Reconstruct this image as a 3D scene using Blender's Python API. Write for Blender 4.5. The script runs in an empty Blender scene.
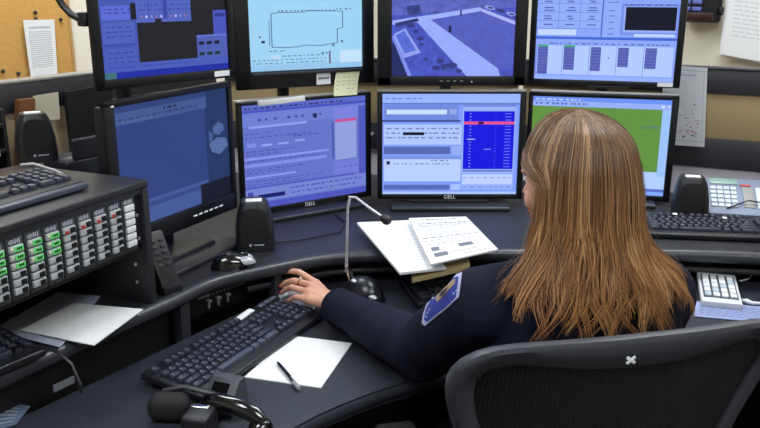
import bpy, bmesh, math, random
from mathutils import Vector, Matrix, Euler, noise
from mathutils.bvhtree import BVHTree

SC = bpy.context.scene
COL = SC.collection
R = math.radians
rnd = random.Random(7)

# ---------------------------------------------------------------- camera
CAM_Z, PITCH, FPX = 1.48, R(16), 800.0
cam_data = bpy.data.cameras.new('camera')
cam_data.sensor_width = 36.0
cam_data.lens = 36.0 * FPX / 760.0
cam_data.clip_start = 0.02
cam = bpy.data.objects.new('camera', cam_data)
cam.location = (0, 0, CAM_Z)
cam.rotation_euler = (R(90) - PITCH, 0, 0)
COL.objects.link(cam)
SC.camera = cam


def at(u, v, z):
    """survey helper: where the sight line through a measured point meets height z"""
    d = Vector(((u - 380) / FPX, 1.0, -(v - 214) / FPX))
    c, s = math.cos(PITCH), math.sin(PITCH)
    w = Vector((d.x, c + s * d.z, -s + c * d.z))
    k = (z - CAM_Z) / w.z
    return Vector((w.x * k, w.y * k, z))


# ---------------------------------------------------------------- materials
def lin(c):
    return tuple((x / 12.92 if x <= 0.04045 else ((x + 0.055) / 1.055) ** 2.4) for x in (k / 255.0 for k in c))


_mats = {}


def mat(name, rgb, rough=0.5, metal=0.0, spec=0.5, bump=0.0, bscale=200.0, var=0.0, vscale=8.0, coat=0.0, alpha=1.0):
    if name in _mats:
        return _mats[name]
    m = bpy.data.materials.new(name)
    m.use_nodes = True
    nt = m.node_tree
    b = nt.nodes['Principled BSDF']
    col = lin(rgb) + (1,)
    b.inputs['Base Color'].default_value = col
    b.inputs['Roughness'].default_value = rough
    b.inputs['Metallic'].default_value = metal
    b.inputs['Specular IOR Level'].default_value = spec
    if coat:
        b.inputs['Coat Weight'].default_value = coat
        b.inputs['Coat Roughness'].default_value = 0.08
    if alpha < 1:
        b.inputs['Alpha'].default_value = alpha
    tc = nt.nodes.new('ShaderNodeTexCoord')
    if var > 0:
        n = nt.nodes.new('ShaderNodeTexNoise')
        n.inputs['Scale'].default_value = vscale
        n.inputs['Detail'].default_value = 4
        nt.links.new(tc.outputs['Object'], n.inputs['Vector'])
        mr = nt.nodes.new('ShaderNodeMapRange')
        mr.inputs['To Min'].default_value = 1 - var
        mr.inputs['To Max'].default_value = 1 + var
        nt.links.new(n.outputs['Fac'], mr.inputs['Value'])
        mx = nt.nodes.new('ShaderNodeMix')
        mx.data_type = 'RGBA'
        mx.blend_type = 'MULTIPLY'
        mx.inputs[0].default_value = 1
        mx.inputs[6].default_value = col
        nt.links.new(mr.outputs['Result'], mx.inputs[7])
        nt.links.new(mx.outputs[2], b.inputs['Base Color'])
    if bump > 0:
        n = nt.nodes.new('ShaderNodeTexNoise')
        n.inputs['Scale'].default_value = bscale
        n.inputs['Detail'].default_value = 3
        nt.links.new(tc.outputs['Object'], n.inputs['Vector'])
        bp = nt.nodes.new('ShaderNodeBump')
        bp.inputs['Strength'].default_value = bump
        bp.inputs['Distance'].default_value = 0.002
        nt.links.new(n.outputs['Fac'], bp.inputs['Height'])
        nt.links.new(bp.outputs['Normal'], b.inputs['Normal'])
    _mats[name] = m
    return m


def glow(rgb, strength=1.0, noise_amt=0.0):
    """a lit patch of a display"""
    key = 'display_%d_%d_%d_%d' % (rgb[0], rgb[1], rgb[2], int(noise_amt * 100))
    if strength != 1.0:
        key += '_s%d' % int(strength * 100)
    if key in _mats:
        return _mats[key]
    m = bpy.data.materials.new(key)
    m.use_nodes = True
    nt = m.node_tree
    b = nt.nodes['Principled BSDF']
    b.inputs['Base Color'].default_value = (0.01, 0.01, 0.012, 1)
    b.inputs['Roughness'].default_value = 0.3
    b.inputs['Specular IOR Level'].default_value = 0.15
    b.inputs['Emission Color'].default_value = lin(rgb) + (1,)
    b.inputs['Emission Strength'].default_value = strength
    if noise_amt:
        tc = nt.nodes.new('ShaderNodeTexCoord')
        n = nt.nodes.new('ShaderNodeTexNoise')
        n.inputs['Scale'].default_value = 60
        n.inputs['Detail'].default_value = 5
        n.inputs['Roughness'].default_value = 0.7
        nt.links.new(tc.outputs['Object'], n.inputs['Vector'])
        mr = nt.nodes.new('ShaderNodeMapRange')
        mr.inputs['From Min'].default_value = 0.3
        mr.inputs['From Max'].default_value = 0.7
        mr.inputs['To Min'].default_value = strength * (1 - noise_amt)
        mr.inputs['To Max'].default_value = strength * (1 + noise_amt)
        nt.links.new(n.outputs['Fac'], mr.inputs['Value'])
        nt.links.new(mr.outputs['Result'], b.inputs['Emission Strength'])
    _mats[key] = m
    return m


M_BLACK = mat('black_plastic', (24, 25, 30), 0.45, bump=0.08, bscale=900)
M_BLACK_GLOSS = mat('glossy_black_plastic', (12, 12, 15), 0.14, spec=0.6, coat=0.5)
M_BEZEL = mat('monitor_black_plastic', (14, 15, 20), 0.42, spec=0.4)
M_DARK = mat('dark_grey_plastic', (38, 40, 48), 0.45)
M_KEYCAP = mat('keycap_plastic', (44, 47, 60), 0.42, spec=0.5)
M_KEYCAP_BLACK = mat('black_keycap_plastic', (40, 42, 50), 0.35)
M_KBCASE = mat('keyboard_case_plastic', (20, 22, 28), 0.42)
M_KBSOFT = mat('grey_keyboard_plastic', (70, 75, 92), 0.35)
M_DESK = mat('charcoal_laminate', (46, 49, 57), 0.42, spec=0.45, bump=0.05, bscale=500, var=0.08, vscale=30)
M_TIER = mat('dark_laminate', (37, 38, 43), 0.48, bump=0.05, bscale=500, var=0.06, vscale=20)
M_NOSE = mat('rubber_edge', (50, 52, 60), 0.33, spec=0.5)
M_RISER = mat('black_laminate', (12, 12, 14), 0.6)
M_SILVER = mat('silver_metal', (196, 198, 204), 0.32, metal=0.45)
M_CHROME = mat('chrome', (220, 222, 226), 0.12, metal=1.0)
M_GREYTRIM = mat('grey_trim', (150, 150, 150), 0.4)
M_WHITE = mat('white_plastic', (225, 228, 232), 0.4)
M_LABEL = mat('white_label', (235, 238, 242), 0.6)
M_PAPER = mat('white_paper', (232, 234, 236), 0.8, spec=0.1)
M_PAPER_GREY = mat('grey_paper', (205, 208, 214), 0.8, spec=0.1)  # even pale grey tone for the map sheet
M_PAPER_BLUE = mat('bluish_paper', (150, 160, 200), 0.8, spec=0.1)
M_NOTE = mat('yellow_note_paper', (226, 228, 194), 0.8, spec=0.1)
M_TAN = mat('tan_card', (176, 160, 118), 0.8, spec=0.1)
M_INK = mat('printed_ink', (70, 74, 90), 0.7)
M_INK_LIGHT = mat('light_printed_ink', (172, 176, 190), 0.7)
M_FABRIC = mat('tan_panel_fabric', (168, 148, 112), 0.9, spec=0.1, bump=0.3, bscale=700, var=0.08, vscale=60)
M_RAIL = mat('dark_grey_rail', (52, 51, 57), 0.45)
M_RAILTOP = mat('rail_cap', (140, 140, 136), 0.4)
M_GREYPANEL = mat('grey_panel', (188, 185, 192), 0.7, bump=0.1, bscale=600)
M_CORK = mat('cork', (206, 160, 92), 0.9, spec=0.1, bump=0.4, bscale=250, var=0.16, vscale=70)
M_WALL = mat('cream_wall_paint', (234, 229, 213), 0.8, spec=0.2, bump=0.05, bscale=120)
M_CEIL = mat('white_ceiling_tile', (225, 224, 220), 0.9, bump=0.2, bscale=150)
M_FLOOR = mat('dark_carpet', (52, 52, 58), 0.95, spec=0.1, bump=0.6, bscale=400, var=0.2, vscale=150)
M_WOOD = mat('brown_wood', (122, 76, 42), 0.6, var=0.15, vscale=25)
M_NAVY = mat('navy_uniform_cloth', (24, 27, 42), 0.85, spec=0.15, bump=0.25, bscale=700, var=0.1, vscale=40)
M_TROUSER = mat('dark_trouser_cloth', (20, 21, 28), 0.85, spec=0.15)
M_SKIN = mat('skin', (214, 160, 136), 0.5, spec=0.35, var=0.06, vscale=40)
M_NAIL = mat('red_nail_polish', (196, 50, 60), 0.2, coat=0.4)
M_GOLD = mat('gold', (215, 180, 110), 0.25, metal=1.0)
M_AERON = mat('chair_frame_plastic', (70, 72, 80), 0.40, spec=0.45)
M_PATCHBLUE = mat('patch_blue_thread', (44, 56, 150), 0.7, bump=0.3, bscale=900)
M_PATCHEDGE = mat('patch_pale_thread', (170, 176, 210), 0.7)
M_PATCHGOLD = mat('patch_gold_thread', (160, 140, 112), 0.7)
M_PATCHDARK = mat('patch_dark_thread', (52, 44, 52), 0.7)
M_RED = mat('red_plastic', (200, 60, 60), 0.4)


# ---------------------------------------------------------------- mesh helpers
def merge(bm, tmp, M=None, mi=None):
    if M is not None:
        bmesh.ops.transform(tmp, matrix=M, verts=tmp.verts)
    if mi is not None:
        for f in tmp.faces:
            f.material_index = mi
    me = bpy.data.meshes.new('tmp')
    tmp.to_mesh(me)
    tmp.free()
    bm.from_mesh(me)
    bpy.data.meshes.remove(me)


def TR(loc=(0, 0, 0), rot=(0, 0, 0)):
    return Matrix.Translation(Vector(loc)) @ Euler(rot).to_matrix().to_4x4()


def box(bm, size, loc=(0, 0, 0), rot=(0, 0, 0), bev=0.0, seg=2, mi=0, M=None, taper=None):
    t = bmesh.new()
    bmesh.ops.create_cube(t, size=1.0)
    for v in t.verts:
        v.co = Vector((v.co.x * size[0], v.co.y * size[1], v.co.z * size[2]))
        if taper and v.co.z > 0:
            v.co.x *= taper[0]
            v.co.y *= taper[1]
    if bev > 0:
        bmesh.ops.bevel(t, geom=list(t.edges), offset=bev, segments=seg, profile=0.5, affect='EDGES')
    T = TR(loc, rot)
    merge(bm, t, (M @ T) if M is not None else T, mi)


def prism(bm, poly, z0, z1, bev=0.0, seg=2, mi=0, M=None, top_only=False):
    t = bmesh.new()
    lo = [t.verts.new((p[0], p[1], z0)) for p in poly]
    hi = [t.verts.new((p[0], p[1], z1)) for p in poly]
    n = len(poly)
    area = sum(poly[i][0] * poly[(i + 1) % n][1] - poly[(i + 1) % n][0] * poly[i][1] for i in range(n))
    if area < 0:
        lo.reverse()
        hi.reverse()
    top = t.faces.new(hi)
    bot = t.faces.new(lo[::-1])
    for i in range(n):
        t.faces.new((lo[i], lo[(i + 1) % n], hi[(i + 1) % n], hi[i]))
    if bev > 0:
        ed = list(top.edges) + ([] if top_only else list(bot.edges))
        bmesh.ops.bevel(t, geom=ed, offset=bev, segments=seg, profile=0.5, affect='EDGES')
    merge(bm, t, M, mi)


def tube(bm, pts, r, n=10, mi=0, M=None, flat=None, caps=True):
    """swept round (or flattened) section along points; r scalar or list"""
    t = bmesh.new()
    pts = [Vector(p) for p in pts]
    k = len(pts)
    rs = r if isinstance(r, (list, tuple)) else [r] * k
    up = None
    rings = []
    for i, p in enumerate(pts):
        a = pts[max(0, i - 1)]
        b = pts[min(k - 1, i + 1)]
        d = (b - a).normalized()
        if up is None:
            up = Vector((0, 0, 1)) if abs(d.z) < 0.9 else Vector((0, 1, 0))
        x = d.cross(up).normalized()
        y = x.cross(d).normalized()
        up = y
        rx = rs[i]
        ry = rs[i] * (flat if flat else 1)
        rings.append([t.verts.new(p + x * math.cos(2 * math.pi * j / n) * rx + y * math.sin(2 * math.pi * j / n) * ry) for j in range(n)])
    for i in range(k - 1):
        for j in range(n):
            t.faces.new((rings[i][j], rings[i][(j + 1) % n], rings[i + 1][(j + 1) % n], rings[i + 1][j]))
    if caps:
        t.faces.new(rings[0][::-1])
        t.faces.new(rings[-1])
    bmesh.ops.recalc_face_normals(t, faces=t.faces)
    merge(bm, t, M, mi)


def loft(bm, rings, n=28, mi=0, M=None):
    """rings: (cx, cy, cz, rx, ry)"""
    t = bmesh.new()
    rr = []
    for cx, cy, cz, rx, ry in rings:
        rr.append([t.verts.new((cx + rx * math.cos(2 * math.pi * j / n), cy + ry * math.sin(2 * math.pi * j / n), cz)) for j in range(n)])
    for i in range(len(rr) - 1):
        for j in range(n):
            t.faces.new((rr[i][j], rr[i][(j + 1) % n], rr[i + 1][(j + 1) % n], rr[i + 1][j]))
    t.faces.new(rr[0][::-1])
    t.faces.new(rr[-1])
    bmesh.ops.recalc_face_normals(t, faces=t.faces)
    merge(bm, t, M, mi)


def lathe(bm, prof, n=24, mi=0, M=None):
    loft(bm, [(0, 0, z, max(r, 1e-5), max(r, 1e-5)) for r, z in prof], n, mi, M)


def ball(bm, c, r, mi=0, M=None, n=16):
    t = bmesh.new()
    bmesh.ops.create_uvsphere(t, u_segments=n, v_segments=max(6, n // 2), radius=1)
    if not isinstance(r, (tuple, list)):
        r = (r, r, r)
    T = Matrix.Translation(Vector(c)) @ Matrix.Diagonal((r[0], r[1], r[2], 1))
    merge(bm, t, (M @ T) if M is not None else T, mi)


def sharpen(bm, ang=38):
    bm.normal_update()
    lim = R(ang)
    for f in bm.faces:
        f.smooth = True
    for e in bm.edges:
        if len(e.link_faces) == 2:
            e.smooth = e.calc_face_angle(0) < lim


def obj(name, bm, mats, parent=None, loc=None, rot=None, ang=38, mesh=None):
    if mesh is None:
        sharpen(bm, ang)
        mesh = bpy.data.meshes.new(name)
        bm.to_mesh(mesh)
        bm.free()
        for m in (mats if isinstance(mats, (list, tuple)) else [mats]):
            mesh.materials.append(m)
    o = bpy.data.objects.new(name, mesh)
    COL.objects.link(o)
    if parent is not None:
        o.parent = parent
    if loc is not None:
        o.location = loc
    if rot is not None:
        o.rotation_euler = rot
    return o


def tag(o, label, cat, group=None, kind=None):
    if label:
        o['label'] = label
    if cat:
        o['category'] = cat
    if group:
        o['group'] = group
    if kind:
        o['kind'] = kind
    return o


def thing(name, label, cat, loc=(0, 0, 0), rot=(0, 0, 0), group=None):
    o = bpy.data.objects.new(name, None)
    o.empty_display_size = 0.05
    o.location = loc
    o.rotation_euler = rot
    COL.objects.link(o)
    return tag(o, label, cat, group)


def struct(name, bm, m):
    o = obj(name, bm, m)
    o['kind'] = 'structure'
    return o


def B():
    return bmesh.new()


def simple(bmfn, *a, **k):
    b = B()
    bmfn(b, *a, **k)
    return b


def text_mesh(bm, s, size, M, mi=0, depth=0.0004):
    cu = bpy.data.curves.new('lettering', 'FONT')
    cu.body = s
    cu.size = size
    cu.extrude = depth
    cu.align_x = 'CENTER'
    cu.align_y = 'CENTER'
    o = bpy.data.objects.new('lettering', cu)
    COL.objects.link(o)
    dg = bpy.context.evaluated_depsgraph_get()
    me = bpy.data.meshes.new_from_object(o.evaluated_get(dg))
    t = bmesh.new()
    t.from_mesh(me)
    merge(bm, t, M, mi)
    bpy.data.objects.remove(o)
    bpy.data.curves.remove(cu)
    bpy.data.meshes.remove(me)


# ---------------------------------------------------------------- room shell
WA = R(42)
ra = Vector((math.cos(WA), math.sin(WA), 0))      # along the left wall
rb = Vector((math.sin(WA), -math.cos(WA), 0))     # along the right wall, away from the corner
CORNER = Vector((0.05, 4.25, 0))
ROOM = 5.4
H_ROOM = 2.75


def room_poly(ext=0.0):
    c = CORNER
    p = [c + ra * ext - rb * ext, c - ra * (ROOM + ext) - rb * ext, c - ra * (ROOM + ext) + rb * (ROOM + ext), c + ra * ext + rb * (ROOM + ext)]
    return [(q.x, q.y) for q in p]


struct('floor', simple(prism, room_poly(0.1), -0.1, 0.0), M_FLOOR)
struct('ceiling', simple(prism, room_poly(0.1), H_ROOM, H_ROOM + 0.1), M_CEIL)


def wall(name, p, d, L, nrm):
    b = B()
    q = [p, p + d * L, p + d * L + nrm * 0.1, p + nrm * 0.1]
    prism(b, [(v.x, v.y) for v in q], 0, H_ROOM)
    return struct(name, b, M_WALL)


wall('wall_left', CORNER - ra * ROOM, ra, ROOM + 0.1, -rb)
wall('wall_right', CORNER, rb, ROOM, ra)
wall('wall_front', CORNER + rb * ROOM - ra * ROOM, ra, ROOM, rb)
wall('wall_back', CORNER - ra * ROOM, rb, ROOM, -ra)
for nm, p, d, n_ in (('baseboard_left', CORNER - ra * ROOM, ra, rb), ('baseboard_right', CORNER + rb * 0.02, rb, -ra)):
    b = B()
    q = [p, p + d * (ROOM - 0.02), p + d * (ROOM - 0.02) + n_ * 0.015, p + n_ * 0.015]
    prism(b, [(v.x, v.y) for v in q], 0, 0.09)
    struct(nm, b, M_RAIL)

# ceiling troffers (the room's lamps)
M_TUBE = bpy.data.materials.new('fluorescent_diffuser')
M_TUBE.use_nodes = True
_b = M_TUBE.node_tree.nodes['Principled BSDF']
_b.inputs['Base Color'].default_value = (0.9, 0.9, 0.9, 1)
_b.inputs['Emission Color'].default_value = (0.93, 0.97, 1.0, 1)
_b.inputs['Emission Strength'].default_value = 14.5
for i, (x, y, lab) in enumerate(((-0.9, 2.5, 'ceiling light panel above the left bank of monitors'), (0.95, 2.2, 'ceiling light panel above the right end of the console'),
                                 (-0.9, 0.2, 'ceiling light panel above the left desk wing'), (0.9, 0.0, 'ceiling light panel behind the office chair'))):
    t = thing('ceiling_light', lab, 'ceiling light', (x, y, H_ROOM), (0, 0, WA), 'fluorescent ceiling panels')
    b = B()
    for s in (-1, 1):
        box(b, (1.24, 0.03, 0.05), (0, s * 0.305, -0.025), bev=0.003)
        box(b, (0.03, 0.58, 0.05), (s * 0.605, 0, -0.025), bev=0.003)
    obj('frame', b, M_WHITE, t)
    obj('diffuser', simple(box, (1.18, 0.58, 0.02), (0, 0, -0.02)), M_TUBE, t)

# cork board and sheets on the left wall
WLM = Matrix(((ra.x, -rb.x, 0, 0), (ra.y, -rb.y, 0, 0), (0, 0, 1, 0), (0, 0, 0, 1)))   # local x along wall, y into wall, z up


def hit_wall(u, v, base, nrm):
    """point of the plane (base, nrm) seen along the measured direction"""
    p = at(u, v, CAM_Z - 1.0)
    o = Vector((0, 0, CAM_Z))
    d = p - o
    if (v < 0):
        pass
    k = (base - o).dot(nrm) / d.dot(nrm)
    return o + d * k


cork_edge = hit_wall(70, 40, CORNER, rb)
c0 = cork_edge - ra * 0.75
cb = thing('cork_board', 'tan cork notice board on the wall at the far left', 'notice board', (c0.x, c0.y, 1.35), (0, 0, WA))
obj('cork_panel', simple(box, (1.5, 0.012, 1.3), (0, -0.008, 0), bev=0.001), M_CORK, cb)
b = B()
for s in (-1, 1):
    box(b, (0.012, 0.016, 1.3), (s * 0.75, -0.009, 0), bev=0.002)
    box(b, (1.512, 0.016, 0.012), (0, -0.009, s * 0.65), bev=0.002)
obj('frame', b, mat('cork_board_edge', (190, 150, 92), 0.6), cb)


def text_rows(bm, w, h, rows, z, mi=1, mi2=None, x0=None, seed=1, thick=0.0003, lh=None):
    """printed lines on a sheet spanning w x h (local xy, centre origin); rows: list of (v, u0, u1, height_fraction)"""
    r_ = random.Random(seed)
    for (v, u0, u1, hf) in rows:
        u = u0
        while u < u1 - 0.01:
            l = min(r_.uniform(0.03, 0.1), u1 - u)
            box(bm, (l * w, hf * h, thick), ((u + l / 2 - 0.5) * w, (0.5 - v) * h, z), mi=mi)
            u += l + 0.018


def grid_sheet(bm, P, thick, nx=8, ny=8, mi=0, sag=0.0):
    """curved sheet from four corners TL TR BR BL, with thickness downwards"""
    t = bmesh.new()
    vt, vb = [], []
    for j in range(ny + 1):
        for i in range(nx + 1):
            u, v = i / nx, j / ny
            p = (P[0] * (1 - u) + P[1] * u) * (1 - v) + (P[3] * (1 - u) + P[2] * u) * v
            p = p + Vector((0, 0, -sag * 4 * u * (1 - u)))
            vt.append(t.verts.new(p))
            vb.append(t.verts.new(p - Vector((0, 0, thick))))
    w = nx + 1
    for j in range(ny):
        for i in range(nx):
            a = j * w + i
            t.faces.new((vt[a], vt[a + w], vt[a + w + 1], vt[a + 1]))
            t.faces.new((vb[a], vb[a + 1], vb[a + w + 1], vb[a + w]))
    for i in range(nx):
        t.faces.new((vt[i], vt[i + 1], vb[i + 1], vb[i]))
        a = ny * w + i
        t.faces.new((vt[a + 1], vt[a], vb[a], vb[a + 1]))
    for j in range(ny):
        a = j * w
        t.faces.new((vt[a + w], vt[a], vb[a], vb[a + w]))
        a = j * w + nx
        t.faces.new((vt[a], vt[a + w], vb[a + w], vb[a]))
    bmesh.ops.recalc_face_normals(t, faces=t.faces)
    merge(bm, t, None, mi)


def patch_on(bm, P, u0, u1, v0, v1, lift, mi, sag=0.0, n=2):
    """thin printed patch lying on the bilinear sheet P"""
    def f(u, v):
        p = (P[0] * (1 - u) + P[1] * u) * (1 - v) + (P[3] * (1 - u) + P[2] * u) * v
        return p + Vector((0, 0, -sag * 4 * u * (1 - u) + lift))
    t = bmesh.new()
    g = [[t.verts.new(f(u0 + (u1 - u0) * i / n, v)) for i in range(n + 1)] for v in (v0, v1)]
    for i in range(n):
        t.faces.new((g[0][i], g[1][i], g[1][i + 1], g[0][i + 1]))
    bmesh.ops.recalc_face_normals(t, faces=t.faces)
    for fc in t.faces:
        if fc.normal.z < 0:
            fc.normal_flip()
    merge(bm, t, None, mi)


def lines_on(bm, P, rows, lift, mi, seed=1, sag=0.0):
    r_ = random.Random(seed)
    for (v, u0, u1, hf) in rows:
        u = u0
        while u < u1 - 0.01:
            l = min(r_.uniform(0.03, 0.1), u1 - u)
            patch_on(bm, P, u, u + l, v - hf / 2, v + hf / 2, lift, mi, sag, 1)
            u += l + 0.018


def sheet_thing(name, label, cat, P, thick=0.0012, m=None, rows=(), seed=1, extra=None, sag=0.0, group=None, mats=None):
    c = sum(P, Vector()) / 4
    Q = [p - c for p in P]
    b = B()
    grid_sheet(b, Q, thick, sag=sag)
    lines_on(b, Q, rows, 0.0005, 1, seed, sag)
    if extra:
        extra(b, Q)
    o = obj(name, b, mats or [m or M_PAPER, M_INK, M_INK_LIGHT], None, c)
    return tag(o, label, cat, group)


def wall_sheet(name, label, cat, corners, rows, m=M_PAPER, base=None, nrm=None, along=None, off=0.01, thick=0.003, seed=1, extra=None, mats=None):
    """flat sheet pinned to a vertical plane; corners measured TL TR BR BL"""
    P = [hit_wall(u, v, base - nrm * 0 + nrm * off, nrm) for (u, v) in corners]
    c = sum(P, Vector()) / 4
    X = along.normalized()
    N = nrm.normalized()
    t = [((p - c).dot(X), (p - c).z) for p in P]
    b = B()
    M = Matrix((( X.x, 0, N.x, 0), (X.y, 0, N.y, 0), (0, 1, 0, 0), (0, 0, 0, 1)))
    prism(b, t, -thick / 2, thick / 2, M=M)
    def pt(u, v):
        a = [(t[0][k] * (1 - u) + t[1][k] * u) * (1 - v) + (t[3][k] * (1 - u) + t[2][k] * u) * v for k in (0, 1)]
        return a
    r_ = random.Random(seed)
    def rect(u0, u1, v0, v1, mi):
        prism(b, [pt(u0, v0), pt(u0, v1), pt(u1, v1), pt(u1, v0)], thick / 2, thick / 2 + 0.0005, M=M, mi=mi)
    for (v, u0, u1, hf) in rows:
        u = u0
        while u < u1 - 0.01:
            l = min(r_.uniform(0.05, 0.14), u1 - u)
            rect(u, u + l, v - hf / 2, v + hf / 2, 1)
            u += l + 0.02
    if extra:
        extra(rect, pt, b, M, thick)
    o = obj(name, b, mats or [m, M_INK, M_INK_LIGHT], None, c)
    return tag(o, label, cat)


nL = rb.copy()       # left wall faces +rb side (into the room)
rows = [(0.13, 0.15, 0.85, 0.03)] + [(0.2 + 0.035 * i, 0.12, 0.88, 0.012) for i in range(18)]
wall_sheet('notice', 'white printed notice pinned to the cork board', 'notice', [(23, 20), (54, 19.5), (57.5, 76.5), (31, 80)],
           rows, base=CORNER, nrm=nL, along=ra, off=0.03, mats=[M_PAPER, M_INK_LIGHT, M_INK])
for i, (u, v) in enumerate(((35.5, 12.5), (61, 19.5), (18.5, 73.5), (36, 19), (3, 71))):
    p = hit_wall(u, v, CORNER + nL * 0.02, nL)
    b = B()
    ball(b, (0, 0, 0), 0.007)
    tag(obj('push_pin', b, M_DARK, None, p), ('push pin high on the cork board above the white notice', 'push pin right of the white notice on the cork board',
        'push pin low on the cork board just left of the notice', 'push pin at the top edge of the white notice', 'push pin at the far left of the cork board')[i], 'push pin', 'push pins in the cork board')

# wall radio and hanging papers on the right wall
nR = -ra
pR = hit_wall(703, 12, CORNER + nR * 0.02, nR)
t = thing('wall_radio', 'black wall phone unit with blue lit keys on the right wall', 'wall phone', (pR.x, pR.y, pR.z), (0, 0, WA - R(90)))
b = B()
box(b, (0.145, 0.06, 0.18), (0, -0.03, 0.055), bev=0.012, seg=3)
obj('body', b, M_BLACK, t)
b = B()
box(b, (0.14, 0.008, 0.03), (0.0, -0.062, -0.015), bev=0.003)
obj('lower_lip', b, mat('dark_red_plastic', (52, 24, 26), 0.4), t)
for r_ in range(3):
    for c_ in range(2):
        obj('key', simple(box, (0.034, 0.008, 0.014), (-0.035 + 0.042 * c_, -0.063, 0.012 + 0.024 * r_), bev=0.002), mat('blue_key', (96, 110, 190), 0.4), t)
obj('side_knob', simple(box, (0.018, 0.02, 0.03), (0.08, -0.03, 0.005), bev=0.006), M_BLACK, t)


def stack_extra(rect, pt, b, M, thick):
    for k in range(3):
        q = [pt(-0.02 - 0.03 * k, 0.0), pt(-0.02 - 0.02 * k, 1 + 0.012 * k), pt(1, 1 + 0.02 * k), pt(1, 0)]
        prism(b, q, -thick / 2 - 0.004 * (k + 1), -thick / 2 - 0.004 * k - 0.0005, M=M)


wall_sheet('document_stack', 'thick sheaf of white papers hanging on the right wall', 'papers', [(733, -30), (800, -24), (796, 68), (722, 54.5)],
           [(0.3 + 0.05 * i, 0.1, 0.9, 0.02) for i in range(10)], base=CORNER, nrm=nR, along=rb, off=0.05, thick=0.006, extra=stack_extra, mats=[M_PAPER, mat('faint_print', (212, 214, 220), .8), M_INK])

# ---------------------------------------------------------------- console partition panels
PZ = 1.22


def panel(name, label, a, b_, segs):
    a = Vector(a)
    b_ = Vector(b_)
    L = (b_ - a).length
    yaw = math.atan2(b_.y - a.y, b_.x - a.x)
    t = thing(name, label, 'partition', (a.x, a.y, 0), (0, 0, yaw), 'console partition panels')
    for nm, z0, z1, d, m in segs:
        bb = B()
        if nm == 'top_rail':
            box(bb, (L, 0.05, z1 - z0), (L / 2, 0.025, (z0 + z1) / 2), bev=0.004)
            obj(nm, bb, m, t)
            obj('rail_cap', simple(box, (L, 0.056, 0.008), (L / 2, 0.025, z1 + 0.004), bev=0.002), M_RAILTOP if name == 'side_partition' else M_RAIL, t)
        else:
            box(bb, (L, d, z1 - z0), (L / 2, 0.025, (z0 + z1) / 2), bev=0.002)
            obj(nm, bb, m, t)
    return t


common = [('top_rail', 1.145, PZ, 0.05, M_RAIL), ('fabric_insert', 1.0, 1.145, 0.03, M_FABRIC), ('middle_rail', 0.905, 1.0, 0.05, M_RAIL), ('lower_panel', 0.0, 0.905, 0.03, M_GREYPANEL)]
panel('partition', 'tan and dark grey console partition behind the right hand monitor', (0.5, 2.83), (1.9, 2.16), common)
panel('partition', 'tan fabric console partition seen in gaps behind the middle monitors', (-0.56, 2.9), (0.49, 2.83), common)
sp = panel('side_partition', 'console partition with dark top rail below the cork board', (-1.5, 1.36), (-0.585, 2.89),
           [('top_rail', 1.14, PZ, 0.05, M_RAIL), ('fabric_insert', 0.905, 1.14, 0.02, mat('beige_panel_fabric', (188, 170, 140), 0.9, spec=0.1, bump=0.3, bscale=700)), ('lower_panel', 0.0, 0.905, 0.03, M_GREYPANEL)])


# ---------------------------------------------------------------- desk and raised shelf
DZ, TZ = 0.72, 0.82


def edge_normals(pts):
    out = []
    for i in range(len(pts)):
        a, c = pts[max(0, i - 1)], pts[min(len(pts) - 1, i + 1)]
        t_ = Vector((c[0] - a[0], c[1] - a[1])).normalized()
        out.append((-t_.y, t_.x))
    return out


def smooth_poly(pts, closed=False, it=2):
    for _ in range(it):
        out = [pts[0]] if not closed else []
        for i in range(len(pts) - 1):
            p, q = pts[i], pts[i + 1]
            out += [(p[0] * .75 + q[0] * .25, p[1] * .75 + q[1] * .25), (p[0] * .25 + q[0] * .75, p[1] * .25 + q[1] * .75)]
        out.append(pts[-1])
        pts = out
    return pts


front = smooth_poly([(-0.65, 0.55), (-0.33, 1.03), (-0.155, 1.275), (-0.03, 1.39), (0.12, 1.48), (0.3, 1.54), (0.55, 1.55), (0.85, 1.50), (1.3, 1.30)])
desk_poly = front + [(1.75, 1.75), (1.3, 2.05), (0.0, 2.12), (-0.2, 2.0), (-0.345, 1.775), (-0.68, 1.265), (-1.1, 0.66)]
desk = thing('desk', 'curved charcoal console desk holding the keyboard and mouse', 'desk')
b = B()
prism(b, desk_poly, DZ - 0.035, DZ, bev=0.008, seg=3)
obj('desktop', b, M_DESK, desk)
b = B()
ft = [(x, y, DZ - 0.0175) for x, y in front]
tube(b, [(x + nx * .012, y + ny * .012, z) for (x, y, z), (nx, ny) in zip(ft, edge_normals(front))], 0.0182, 12)
obj('edge_strip', b, M_NOSE, desk)
b = B()
for (x, y, sx, sy, a) in ((-0.62, 0.95, 0.04, 0.5, R(55)), (1.25, 1.75, 0.04, 0.5, R(-30))):
    obj('support_panel', simple(box, (sy, sx, DZ - 0.04), (x, y, (DZ - 0.04) / 2), (0, 0, a), bev=0.003), M_RISER, desk)

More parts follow.
